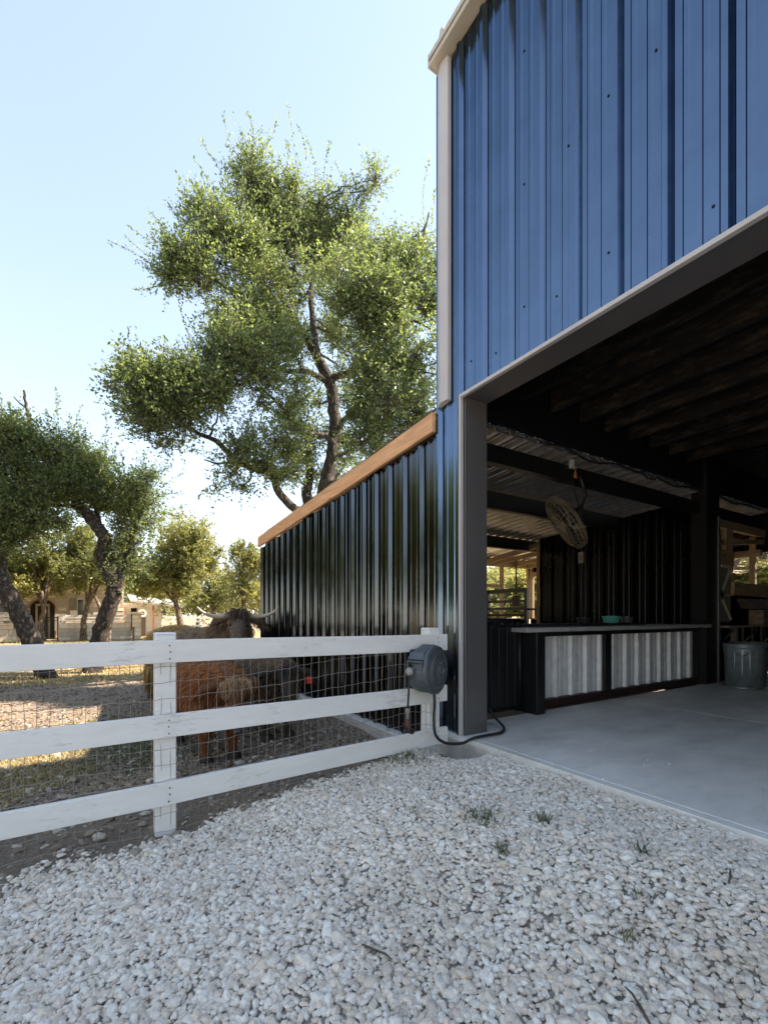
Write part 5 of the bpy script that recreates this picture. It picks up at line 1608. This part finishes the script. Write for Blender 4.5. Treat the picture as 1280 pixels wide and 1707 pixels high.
for k, (x, y_, s, rz, lab) in enumerate(((21.5, -18, 1.4, 2.8, ''), (25, -17, 1.6, 5.0, ''), (1.5, -19, 1.4, 4.4, ''), (29, -9, 1.6, .9, ''), (17, -24, 1.7, 2.1, ''), (-16.5, -6.4, 1.05, .7, ''), (-21.5, -7.6, 1.35, 2.2, ''), (-13.6, -8.2, 1.1, 5.6, ''), (-26.0, -10.5, 1.5, 4.1, ''), (-18.2, -11.5, 1.4, 3.3, ''), (-12.6, -13.5, 1.3, 1.2, ''), (-31.0, -14.0, 1.7, 2.9, ''), (-22.0, -17.0, 1.6, 5.2, ''), (-8.0, -16.0, 1.3, 3.0, ''))):  # the oaks at positive X are added to dim sky mirrored in the ribs
    d = dup(far1, (x, y_, 0), rz, (s, s, s)); d['group'] = 'oaks across the yard'
    d['label'] = 'oak across the yard, seen only as a reflection in the black metal'

# ------------------------------------------------------------------ house beyond the paddock
HX = -33.0


def hy(px):                                  # Y of pixel column on the house front plane
    a = (px - 640) / 757
    return HX * (VY + a * RY) / (VX + a * RX)


def hz(px, py):
    a = (px - 640) / 757
    return CH + (1027 - py) / 757 * HX / (VX + a * RX)


house = thing('stone_house', 'pale limestone house with arched doorway behind the paddock trees', 'house', (HX, -3.5, 0))
HM = Matrix.Translation((-HX, 3.5, 0))


def hpart(mb, name, m, bevel=0.0, parent=None):
    o = mb.build(name, m, house if parent is None else parent, bevel); o.matrix_parent_inverse = HM if parent is None else Matrix.Identity(4)
    return o


dl, dr = hy(50), hy(92)
dc, dw = (dl + dr) / 2, (dr - dl) / 2
dz1 = hz(70, 1014)                           # spring of the arch
yA, yB2 = -9.5, hy(207)
wall_top = 3.6
mb = MB()
x0, x1 = HX - .35, HX
w1a, w1b, w1z0, w1z1 = hy(118), hy(139), hz(128, 1026), hz(128, 998)
w0a, w0b, w0z0, w0z1 = hy(-30), hy(14), hz(5, 1026), hz(5, 1006)
mb.box(x0, yA, -.1, x1, w0a, wall_top)
mb.box(x0, w0a, -.1, x1, w0b, w0z0); mb.box(x0, w0a, w0z1, x1, w0b, wall_top)
mb.box(x0, w0b, -.1, x1, dl, wall_top)
mb.box(x0, dr, -.1, x1, w1a, wall_top)
mb.box(x0, w1a, -.1, x1, w1b, w1z0); mb.box(x0, w1a, w1z1, x1, w1b, wall_top)
mb.box(x0, w1b, -.1, x1, yB2, wall_top)
n_ = 14                                       # arch
for k in range(n_):
    a0, a1 = math.pi * k / n_, math.pi * (k + 1) / n_
    ya, yb = dc + dw * math.cos(a1), dc + dw * math.cos(a0)
    za, zb_ = dz1 + dw * .85 * math.sin(a1), dz1 + dw * .85 * math.sin(a0)
    mb.hexa([(x0, ya, za), (x1, ya, za), (x1, yb, zb_), (x0, yb, zb_), (x0, ya, wall_top), (x1, ya, wall_top), (x1, yb, wall_top), (x0, yb, wall_top)])
hpart(mb, 'wall', M['mortar'])
mb = MB(); mb.box(HX - 7, yA, -.1, HX - 6.7, yB2, wall_top); mb.box(HX - 6.7, yA, -.1, x0, yA + .3, wall_top); mb.box(HX - 6.7, yB2 - .3, -.1, x0, yB2, wall_top); hpart(mb, 'wall', M['lime'])
mb = MB(); mb.hexa([(HX + .5, yA - .4, 3.62), (HX + .5, yB2 + .4, 3.62), (HX - 3.5, yB2 + .4, 5.2), (HX - 3.5, yA - .4, 5.2), (HX + .5, yA - .4, 3.74), (HX + .5, yB2 + .4, 3.74), (HX - 3.5, yB2 + .4, 5.32), (HX - 3.5, yA - .4, 5.32)])
mb.hexa([(HX - 3.5, yA - .4, 5.2), (HX - 3.5, yB2 + .4, 5.2), (HX - 7.5, yB2 + .4, 3.62), (HX - 7.5, yA - .4, 3.62), (HX - 3.5, yA - .4, 5.32), (HX - 3.5, yB2 + .4, 5.32), (HX - 7.5, yB2 + .4, 3.74), (HX - 7.5, yA - .4, 3.74)])
hpart(mb, 'roof', M['roof_grey'])
# squared limestone facing: courses of uneven blocks, each its own piece
random.seed(5)
stone_protos = []
for k in range(9):
    mb = MB(); mb.box(-.01, -.5, -.5, .03, .5, .5)
    mat_ = [M['lime'], M['lime2'], M['lime3']][k % 3]
    me_o = mb.build('stone', mat_, None)
    stone_protos.append(me_o.data); bpy.data.objects.remove(me_o)


def facing(parent, minv, xf, ya, yb, za, zb_, blocked, hrange=(.2, .34), wr=(.3, .75), limit=300):
    n = 0; z = za
    while z < zb_ - .1:
        h = min(random.uniform(*hrange), zb_ - z); y = ya
        while y < yb - .05 and n < limit:
            w = min(random.uniform(*wr), yb - y)
            if w > .12 and not blocked(y, y + w, z, z + h):
                o = bpy.data.objects.new('stone', random.choice(stone_protos)); link(o, parent); o.matrix_parent_inverse = minv
                o.location = (xf, y + w / 2, z + h / 2); o.scale = (random.uniform(.7, 1.5), w - .03, h - .03); n += 1
            y += w
        z += h


def hb(a, b, z0, z1):
    def over(p0, p1, q0, q1): return a < p1 and b > p0 and z0 < q1 and z1 > q0
    if over(w1a - .05, w1b + .05, w1z0 - .05, w1z1 + .05) or over(w0a - .05, w0b + .05, w0z0, w0z1): return True
    if over(dl, dr, -1, dz1): return True
    for yy in (a, b, (a + b) / 2):
        if abs(yy - dc) < dw and z0 < dz1 + dw * .85 * math.sqrt(max(0, 1 - ((yy - dc) / dw) ** 2)) + .05: return True
    return False


facing(house, HM, HX + .002, -6.4, yB2, -.02, wall_top, hb)
# arched doorway: brick edge, white frame, dark door with pane
mb = MB()
for k in range(n_):
    a0, a1 = math.pi * k / n_, math.pi * (k + 1) / n_
    P2 = lambda a, r, x: (x, dc + dw * r * math.cos(a), dz1 + dw * .85 * r * math.sin(a))
    mb.hexa([P2(a0, 1.0, HX - .3), P2(a0, 1.0, HX + .05), P2(a1, 1.0, HX + .05), P2(a1, 1.0, HX - .3), P2(a0, 1.09, HX - .3), P2(a0, 1.09, HX + .05), P2(a1, 1.09, HX + .05), P2(a1, 1.09, HX - .3)])
hpart(mb, 'door_arch', M['red_wood'])
mb = MB(); mb.box(HX - 1.3, dl - .3, -.05, HX - 1.2, dr + .3, 3.2); hpart(mb, 'porch_wall', M['dark_wood'])
fr0, fr1 = hy(56), hy(81); fz = hz(70, 1006)
mb = MB(); mb.box(HX - 1.19, fr0, 0, HX - 1.1, fr0 + .1, fz); mb.box(HX - 1.19, fr1 - .1, 0, HX - 1.1, fr1, fz); mb.box(HX - 1.19, fr0 + .1, fz - .12, HX - 1.1, fr1 - .1, fz); hpart(mb, 'door_frame', M['offwhite'])
mb = MB(); mb.box(HX - 1.19, fr0 + .1, 0, HX - 1.13, fr1 - .1, fz - .12); door = hpart(mb, 'door', M['dark_wood'])
mb = MB(); mb.box(HX - 1.128, fr0 + .3, .9, HX - 1.12, fr1 - .3, fz - .35); mb.build('pane', M['offwhite'], door).matrix_parent_inverse = Matrix.Identity(4)
# shuttered window
mb = MB(); mb.box(HX - .3, w1a, w1z0, HX - .25, w1b, w1z1); wn_ = hpart(mb, 'window', M['glass'])
mb = MB(); mb.box(HX - .24, (w1a + w1b) / 2 - .03, w1z0, HX - .1, (w1a + w1b) / 2 + .05, w1z1); mb.box(HX - .24, w1a, w1z1 - .06, HX - .05, w1b, w1z1); o = mb.build('frame', M['offwhite'], wn_)
mb = MB(); mb.box(HX - .02, w1a - .02, w1z0, HX + .05, w1a + .32, w1z1 + .02); hpart(mb, 'shutter', M['grey_wood'])
mb = MB(); mb.box(HX - .3, w0a, w0z0, HX - .25, w0b, w0z1); wn_ = hpart(mb, 'window', M['glass'])
mb = MB(); mb.box(HX - .05, w0a, w0z0 - .02, HX + .12, w0b + .1, w0z0 + .18); hpart(mb, 'sill', M['offwhite'])
# low wing to the right with posts
q0, q1 = hy(150), hy(262)
wing = thing('house_wing', 'low cream wing of the stone house with pale porch roof', 'house', (HX - 2, hy(200), 0))
WM = Matrix.Translation((-(HX - 2), -hy(200), 0))


def wpart(mb, name, m, b=0):
    o = mb.build(name, m, wing, b); o.matrix_parent_inverse = WM; return o


XW = HX - 2.0
mb = MB(); mb.box(XW - .3, yB2 + .05, -.1, XW, yB2 + 2.35, 2.25); wpart(mb, 'wall', M['offwhite'])
mb = MB(); mb.hexa([(XW + 1.0, yB2 + .45, 2.28), (XW + 1.0, yB2 + 3.6, 1.95), (XW - 4, yB2 + 3.6, 2.5), (XW - 4, yB2 + .45, 2.9), (XW + 1.0, yB2 + .45, 2.42), (XW + 1.0, yB2 + 3.6, 2.08), (XW - 4, yB2 + 3.6, 2.62), (XW - 4, yB2 + .45, 3.02)]); wpart(mb, 'roof', M['roof_grey'])
for px in (208, 259):
    mb = MB(); yy = hy(px); mb.box(XW + .8, yy - .05, 0, XW + .92, yy + .07, 2.05); wpart(mb, 'porch_post', M['red_wood'])
mb = MB(); mb.box(XW + .002, hy(196), .6, XW + .06, hy(199), 2.0); wpart(mb, 'door', M['ochre'])
mb = MB(); mb.box(XW + .002, hy(222) , .4, XW + .06, hy(232), 1.9); wpart(mb, 'window', M['glass'])
acy = hy(240)
ac = thing('fan_unit', 'round white fan unit under the porch roof of the low wing', 'air conditioner', (HX - 1.2, acy, 0))
mb = MB(); mb.lathe([(0, .0), (.24, .0), (.26, .03), (.26, .2), (0, .2)], 24, (0, 0, 1.55), 'X'); mb.build('housing', M['offwhite'], ac, smooth=False)
mb = MB(); mb.lathe([(.07, .201), (.10, .21), (.13, .201)], 20, (0, 0, 1.55), 'X'); mb.build('grille', M['iron'], ac)
mb = MB(); mb.box(0.02, -.2, 0, .18, .2, 1.28); mb.build('stand', M['dark_wood'], ac)

# low stone yard walls, pillar and iron gate
XY = HX + 2.2


def yy_(px):
    a = (px - 640) / 757
    return XY * (VY + a * RY) / (VX + a * RX)


for nm, lab, pa, pb, ht, hasrail in (('stone_wall', 'low limestone yard wall left of the iron gate', -40, 29, 1.0, True), ('stone_wall', 'limestone yard wall between the iron gate and the square pillar', 99, 219, 1.0, True)):
    a, b = yy_(pa), yy_(pb)
    w_ = thing(nm, lab, 'wall', (XY, (a + b) / 2, 0))
    mi = Matrix.Translation((-XY, -(a + b) / 2, 0))
    mb = MB(); mb.box(XY - .3, a, -.1, XY, b, ht - .02); o = mb.build('wall_core', M['mortar'], w_); o.matrix_parent_inverse = mi
    facing(w_, mi, XY + .002, a, b, -.02, ht - .02, lambda *_: False, (.2, .36), (.3, .8))
    mb = MB(); mb.box(XY - .2, a, ht + .12, XY - .1, b, ht + .24); mb.box(XY - .2, a, ht + .30, XY - .1, b, ht + .42)
    for q in np.arange(a + .1, b, 1.6): mb.box(XY - .21, q, ht - .02, XY - .09, q + .1, ht + .45)
    o = mb.build('wall_rail', M['offwhite'], w_); o.matrix_parent_inverse = mi
gt = thing('iron_gate', 'small black iron gate in front of the arched door', 'gate', (XY, yy_(86), 0))
mb = MB(); ga, gb = yy_(76) - yy_(86), yy_(97) - yy_(86)
mb.bar((0, ga, 1.28), (0, gb, 1.28), .05, .05); mb.bar((0, ga, .12), (0, gb, .12), .05, .05); mb.bar((0, ga, .02), (0, ga, 1.4), .06, .06, (0, 1, 0)); mb.bar((0, gb, .02), (0, gb, 1.35), .07, .07, (0, 1, 0)); mb.bar((0, ga, 1.10), (0, gb, 1.10), .03, .03)
mb.build('gate_frame', M['iron'], gt)
b0 = None
for k in range(1, 7):
    yq = ga + (gb - ga) * k / 7
    if b0 is None:
        mb = MB(); mb.bar((0, 0, .13), (0, 0, 1.27), .022, .022, (0, 1, 0)); b0 = mb.build('gate_bar', M['iron'], gt); b0.location = (0, yq, 0)
    else: share(b0, (0, yq, 0), gt)
pa, pb = yy_(220), yy_(236)
pl = thing('stone_pillar', 'square limestone pillar at the end of the yard wall', 'pillar', (XY, (pa + pb) / 2, 0))
hw = (pb - pa) / 2
mb = MB(); mb.box(-hw, -hw + .02, -.1, hw - .03, hw - .02, 1.5); mb.build('pillar_core', M['mortar'], pl)
facing(pl, Matrix.Identity(4), hw - .03, -hw, hw, -.05, 1.5, lambda *_: False, (.2, .34), (.3, .5))
mb = MB(); mb.box(-hw - .06, -hw - .06, 1.502, hw + .06, hw + .06, 1.6); mb.build('cap', M['lime2'], pl, .01)
p_ = at(180, 1062, 22)
st = MB(); st.tube([(p_.x, p_.y, -.1), (p_.x - .05, p_.y + .02, .9), (p_.x - .2, p_.y - .25, 1.6), (p_.x - .4, p_.y - .5, 2.3)], [.16, .14, .10, .06], 9, jit=.06)
props(st.build('tree_stump', M['bark_far'], smooth=True), 'bare pale tree stub standing between the two house trees and the pillar', 'stump')
p_ = at(223, 1065, 23)
st = MB(); st.box(p_.x - .04, p_.y - .04, -.1, p_.x + .04, p_.y + .04, .75); st.box(p_.x - .05, p_.y - .06, .752, p_.x + .05, p_.y + .06, .80)
props(st.build('iron_post', M['iron']), 'short dark iron post in front of the stone pillar', 'post')

# white ranch fence far behind the cows
XF = -37.0


def fy(px):
    a = (px - 640) / 757
    return XF * (VY + a * RY) / (VX + a * RX)


rf = thing('ranch_fence', 'long white ranch rail fence far behind the cattle', 'fence', (XF, fy(330), 0))
RM = Matrix.Translation((-XF, -fy(330), 0))
ya, yb = fy(234), fy(440) + 8
q = ya; pm = None
while q < yb:
    mb = MB(); mb.box(XF - .06, q - .06, -.1, XF + .06, q + .06, 1.38); o = mb.build('post', M['offwhite'], rf); o.matrix_parent_inverse = RM
    q += 2.0
for z in (.28, .62, .95, 1.24):
    mb = MB(); mb.box(XF + .061, ya, z - .07, XF + .10, yb, z + .07); o = mb.build('rail', M['offwhite'], rf); o.matrix_parent_inverse = RM
mb = MB(); mb.bar((XF + .13, fy(330), .25), (XF + .13, fy(345), 1.25), .04, .12, (1, 0, 0)); o = mb.build('brace', M['offwhite'], rf); o.matrix_parent_inverse = RM


# ------------------------------------------------------------------ cattle


def make_cow(name, label, cat, loc, heading, s, fur_root, fur_tip, head_yaw=0.0, head_pitch=0.0, horns=False, nfur=9000, flen=.09, forelock=260, lock_col=None, seed=1, tag=False, head_drop=0.0, body_s=1.0):
    """local frame: +X forward; s scales a cow of 1.2 m shoulder height"""
    nfur = int(nfur * 1.9); g_ = np.random.default_rng(seed); random.seed(seed)
    o = thing(name, label, cat, (loc[0], loc[1], gz(loc[0], loc[1])), heading)
    V, E, Rd = [], [], []

    def add(p, r, par=None):
        V.append(Vector(p) * s); Rd.append((r[0] * s, r[1] * s) if isinstance(r, tuple) else (r * s, r * s))
        if par is not None: E.append((par, len(V) - 1))
        return len(V) - 1
    pel = add((-.55, 0, .93), (.29, .27))
    rump = add((-.80, 0, .93), (.19, .20), pel)
    mid = add((-.18, 0, .86), (.34, .34), pel)
    rib = add((.18, 0, .86), (.33, .34), mid)
    sho = add((.50, 0, .92), (.29, .31), rib)
    nk = Vector((.80, 0, 1.00 - head_drop * .5))
    nki = add(nk, (.19, .22), sho)
    Rz = Matrix.Rotation(head_yaw, 3, 'Z') @ Matrix.Rotation(head_pitch, 3, 'Y')

    def H(x, y, z): return nk + Rz @ Vector((x, y, z)) + Vector((0, 0, -head_drop * .5))
    poll = add(H(.20, 0, .10), (.135, .125), nki)
    face = add(H(.34, 0, -.06), (.10, .105), poll)
    muz = add(H(.47, 0, -.22), (.078, .075), face)
    add(H(.52, 0, -.27), (.066, .055), muz)
    for sd in (-1, 1):
        a = add((.50, sd * .17, .62), .125, sho)
        a = add((.52, sd * .17, .40), .075, a)
        a = add((.50, sd * .165, .20), .052, a)
        a = add((.51, sd * .165, .08), .055, a)
        add((.55, sd * .165, .03), .062, a)
        a = add((-.55, sd * .18, .68), (.15, .15), pel)
        a = add((-.50, sd * .19, .52), .105, a)
        a = add((-.70, sd * .18, .36), .068, a)
        a = add((-.67, sd * .175, .18), .050, a)
        a = add((-.66, sd * .175, .08), .054, a)
        add((-.61, sd * .175, .03), .062, a)
    me = bpy.data.meshes.new('body'); me.from_pydata([tuple(v) for v in V], E, []); me.update()
    tmp = bpy.data.objects.new('tmp_body', me); COL.objects.link(tmp)
    md = tmp.modifiers.new('skin', 'SKIN')
    for i, sv in enumerate(me.skin_vertices[0].data):
        sv.radius = Rd[i]; sv.use_root = (i == 0)
    md.use_smooth_shade = True
    ss = tmp.modifiers.new('sub', 'SUBSURF'); ss.levels = 2; ss.render_levels = 2
    dg = bpy.context.evaluated_depsgraph_get()
    bm_ = bpy.data.meshes.new_from_object(tmp.evaluated_get(dg)); bm_.name = 'body'
    bpy.data.objects.remove(tmp)
    fm = fur_mat(name + '_fur', fur_root, fur_tip)
    body_m = simple(name + '_hide', tuple(Vector(fur_root) * .75), .8, 0, .35, 9, .6, 40)
    bm_.materials.clear(); bm_.materials.append(body_m)
    bm_.polygons.foreach_set('use_smooth', [True] * len(bm_.polygons))
    body = link(bpy.data.objects.new('body', bm_), o)
    # fur strands sampled over the hide
    bm_.calc_loop_triangles()
    nt = len(bm_.loop_triangles)
    tv = np.empty(nt * 3, np.int32); bm_.loop_triangles.foreach_get('vertices', tv); tv = tv.reshape(-1, 3)
    co = np.empty(len(bm_.vertices) * 3, np.float32); bm_.vertices.foreach_get('co', co); co = co.reshape(-1, 3)
    A, B_, C_ = co[tv[:, 0]], co[tv[:, 1]], co[tv[:, 2]]
    nrm = np.cross(B_ - A, C_ - A); ar = np.linalg.norm(nrm, axis=1); nrm /= ar[:, None] + 1e-9
    cen = (A + B_ + C_) / 3
    legs = np.clip(cen[:, 2] / s / .55, .12, 1)
    hd = np.array(H(.34, 0, -.06)) * s
    hdd = np.linalg.norm(cen - hd, axis=1) / s
    wt = ar * (.5 + .5 * legs)
    idx = g_.choice(nt, nfur, p=wt / wt.sum())
    u = g_.random((nfur, 2)); fl = u.sum(1) > 1; u[fl] = 1 - u[fl]
    base = A[idx] + (B_ - A)[idx] * u[:, :1] + (C_ - A)[idx] * u[:, 1:]
    L_ = flen * s / 1.0 * g_.uniform(.5, 1.3, nfur) * np.where(hdd[idx] < .30, .30, 1) * legs[idx]
    dirn = nrm[idx] * .55 + np.array([-.35, 0, -.75]) + g_.normal(0, .3, (nfur, 3))
    up_ = np.clip(nrm[idx][:, 2], 0, 1)
    dirn += (np.sign(base[:, 1:2] + g_.normal(0, .03, (nfur, 1))) * np.array([[0, 1.1, 0]])) * up_[:, None]
    dirn /= np.linalg.norm(dirn, axis=1)[:, None]
    w = .0027 * s * g_.uniform(.6, 1.5, nfur)
    sd_ = np.cross(dirn, g_.normal(0, 1, (nfur, 3))); sd_ /= np.linalg.norm(sd_, axis=1)[:, None]
    base = base - nrm[idx] * .008
    m1 = base + dirn * (L_ * .5)[:, None] + nrm[idx] * (L_ * .14)[:, None] + g_.normal(0, .14, (nfur, 3)) * L_[:, None]
    tp = base + dirn * L_[:, None] + np.array([0, 0, -.25]) * L_[:, None]
    S_ = [np.stack([base - sd_ * w[:, None], base + sd_ * w[:, None], m1 - sd_ * w[:, None], m1 + sd_ * w[:, None], tp], 1)]
    # strand tone varies in clumps by position, lighter on upward-facing hide
    cl_ = .5 + .5 * np.sin(base[:, 0] * 31 + base[:, 2] * 23) * np.sin(base[:, 1] * 27 + 1)
    tn = [np.clip(.25 + .4 * cl_ + .25 * up_ + g_.normal(0, .15, nfur), 0, 1)]
    fur_v = np.concatenate(S_).reshape(-1, 3)
    i0 = np.arange(len(fur_v) // 5)[:, None] * 5
    T = np.concatenate([i0 + [0, 1, 3], i0 + [0, 3, 2], i0 + [2, 3, 4]], 1).reshape(-1, 3)
    f_o = np_mesh('fur', fur_v, T, fm, o, {'tint': ('FLOAT', np.repeat(np.concatenate(tn), 5).astype(np.float32))}); f_o['kind'] = 'stuff'
    # forelock
    n_ = forelock
    st_ = np.array([H(.22, 0, .17)]) * s + g_.normal(0, 1, (n_, 3)) * np.array([.045, .06, .025]) * s
    out = (np.array(Rz @ Vector((1, 0, .1))))[None]
    lat = np.array(Rz @ Vector((0, 1, 0)))[None]
    yv = g_.normal(0, .55, (n_, 1))
    ll = s * g_.uniform(.10, .24, (n_, 1))
    p0 = st_; p1 = st_ + out * ll * .35 + lat * yv * ll * .35 + np.array([0, 0, .02]) * s; p1[:, 2] -= .02 * s; p2 = p1 + (out * .12 + lat * yv * .3 + np.array([[0, 0, -.75]])) * ll
    sw = np.cross(p2 - p0, g_.normal(0, 1, (n_, 3))); sw /= np.linalg.norm(sw, axis=1)[:, None]; sw *= .004 * s
    fv = np.stack([p0 - sw, p0 + sw, p1 - sw, p1 + sw, p2], 1).reshape(-1, 3)
    i0 = np.arange(n_)[:, None] * 5
    T = np.concatenate([i0 + [0, 1, 3], i0 + [0, 3, 2], i0 + [2, 3, 4]], 1).reshape(-1, 3)
    fo = np_mesh('forelock', fv, T, fur_mat(name + '_lock', *(lock_col or (fur_root, fur_tip))), o, {'tint': ('FLOAT', np.repeat(g_.random(n_), 5).astype(np.float32))}); fo['kind'] = 'stuff'
    # ears, eyes, nose, horns, tail, hooves
    for sd in (-1, 1):
        mb = MB(); pts = [H(.16, sd * .10, .10), H(.15, sd * .20, .10), H(.13, sd * .29, .06), H(.11, sd * .36, .0)]
        mb.tube([v * s for v in pts], [.03 * s, .05 * s, .055 * s, .012 * s], 8); e = mb.build('ear', body_m, o, smooth=True)
        kk = 90; f = g_.random((kk, 1)); eb = np.array([pts[0]]) * s * (1 - f) + np.array([pts[3]]) * s * f
        et = eb + (np.array([Rz @ Vector((-.1, sd * .5, -.9))]) + g_.normal(0, .3, (kk, 3))) * s * .13
        V2, T2 = twig_mesh(eb, et, .006 * s)
        eo = np_mesh('ear_fringe', V2, T2, fm, e, {'tint': ('FLOAT', np.repeat(g_.random(kk), 4).astype(np.float32))}); eo['kind'] = 'stuff'
        mb = MB(); c = H(.34, sd * .098, .0) * s; r = .021 * s
        mb.lathe([(0, -r)] + [(r * math.cos(a), r * math.sin(a)) for a in np.linspace(-1.3, 1.3, 7)] + [(0, r)], 12, tuple(c)); mb.build('eye', M['eye'], o, smooth=True)
        if horns:
            mb = MB(); hp = [H(.17, sd * .09, .14), H(.18, sd * .22, .125), H(.20, sd * .33, .13), H(.24, sd * .43, .17), H(.26, sd * .50, .24)]
            q = spline([v * s for v in hp], 5)
            mb.tube(q, [(.034 * (1 - (i / (len(q) - 1)) ** 1.3) + .006) * s for i in range(len(q))], 10); mb.build('horn', M['horn'], o, smooth=True)
        if tag and sd == 1:
            mb = MB(); c = H(.15, sd * .30, -.02) * s; u_ = (Rz @ Vector((0, 1, 0))) * .035; n2 = (Rz @ Vector((1, 0, 0))) * .004
            z_ = Vector((0, 0, .05))
            mb.hexa([c - u_ - z_ - n2 * 6, c + u_ - z_ - n2 * 6, c + u_ - z_ + n2, c - u_ - z_ + n2, c - u_ * .6 + z_ - n2 * 6, c + u_ * .6 + z_ - n2 * 6, c + u_ * .6 + z_ + n2, c - u_ * .6 + z_ + n2]); mb.build('ear_tag', M['red_tag'], o)
    mb = MB(); c = H(.535, 0, -.275) * s
    mb.lathe([(0, -.045 * s), (.03 * s, -.04 * s), (.055 * s, -.01 * s), (.055 * s, .015 * s), (.03 * s, .035 * s), (0, .04 * s)], 14, tuple(c)); mb.build('nose', M['nose'], o, smooth=True)
    mb = MB(); tp_ = [(-.93, 0, 1.02), (-1.0, .01, .9), (-1.0, .02, .65), (-.98, .03, .42)]
    mb.tube([Vector(v) * s for v in tp_], [.035 * s, .025 * s, .022 * s, .05 * s], 7); tl = mb.build('tail', body_m, o, smooth=True)
    kk = 160; b0 = np.array([[-.99, .025, .5]]) * s + g_.normal(0, .03, (kk, 3)) * s; b1 = b0 + (np.array([[0, 0, -.3]]) + g_.normal(0, .06, (kk, 3))) * s
    V2, T2 = twig_mesh(b0, b1, .006 * s); eo = np_mesh('tail_tuft', V2, T2, fm, tl, {'tint': ('FLOAT', np.repeat(g_.random(kk), 4).astype(np.float32))}); eo['kind'] = 'stuff'
    for (x, y_) in ((.555, .165), (.555, -.165), (-.615, .175), (-.615, -.175)):
        mb = MB(); mb.lathe([(0, .002), (.066, .002), (.056, .07), (0, .075)], 12, (x * s, y_ * s, 0)); 
        mb.v = [(a, b, c / 1.0) for a, b, c in mb.v]; mb.build('hoof', M['hoof'], o)
    return o


def face_to(p, q): return math.atan2(q[1] - p[1], q[0] - p[0])


# brown horned cow, head turned to the camera
h_ = at(412, 1050, 6.1); r_ = at(300, 1050, 7.2)
hd_ = face_to((r_.x, r_.y), (h_.x, h_.y))
d_ = Vector((math.cos(hd_), math.sin(hd_)))
s_ = 1.02
c_ = (h_.x - d_.x * .98 * s_, h_.y - d_.y * .98 * s_)
cam_yaw = face_to((h_.x, h_.y), (0, 0)) - hd_
make_cow('highland_cow', 'dark brown horned cow looking over the white fence', 'cow', c_, hd_, s_, (.13, .088, .055), (.46, .35, .24), cam_yaw, -.10, True, 16000, .095, 380, ((.03, .019, .013), (.19, .125, .08)), 51, head_drop=-.20)
# golden-backed cow seen from behind
r_ = at(262, 1050, 7.3)
hd2 = math.radians(150)
make_cow('highland_cow', 'golden brown cow seen from behind, left of the horned cow', 'cow', (r_.x + math.cos(hd2) * .85, r_.y + math.sin(hd2) * .85), hd2, 1.02, (.20, .12, .045), (.70, .46, .17), .2, .3, False, 13000, .10, 100, None, 52, head_drop=.3)
# red calf nearest the fence
h_ = at(388, 1135, 4.05); r_ = at(322, 1135, 5.0)
hd3 = face_to((r_.x, r_.y), (h_.x, h_.y)); d_ = Vector((math.cos(hd3), math.sin(hd3))); s3 = .80
make_cow('highland_calf', 'shaggy red-brown calf standing closest behind the fence', 'calf', (h_.x - d_.x * .95 * s3, h_.y - d_.y * .95 * s3), hd3, s3, (.17, .058, .018), (.54, .215, .072), face_to((h_.x, h_.y), (0, 0)) - hd3 + .25, .25, False, 15000, .095, 300, ((.24, .13, .06), (.68, .46, .25)), 53, head_drop=.10)
# dark calf with the red ear tag
h_ = at(484, 1122, 4.75); r_ = at(425, 1122, 5.6)
hd4 = face_to((r_.x, r_.y), (h_.x, h_.y)); d_ = Vector((math.cos(hd4), math.sin(hd4))); s4 = .78
make_cow('highland_calf', 'dark calf with a red ear tag, facing the fence beside the red calf', 'calf', (h_.x - d_.x * .95 * s4, h_.y - d_.y * .95 * s4), hd4, s4, (.05, .034, .022), (.36, .25, .155), face_to((h_.x, h_.y), (0, 0)) - hd4 + .1, .2, False, 12000, .08, 200, ((.02, .015, .012), (.09, .068, .05)), 54, tag=True, head_drop=.06)
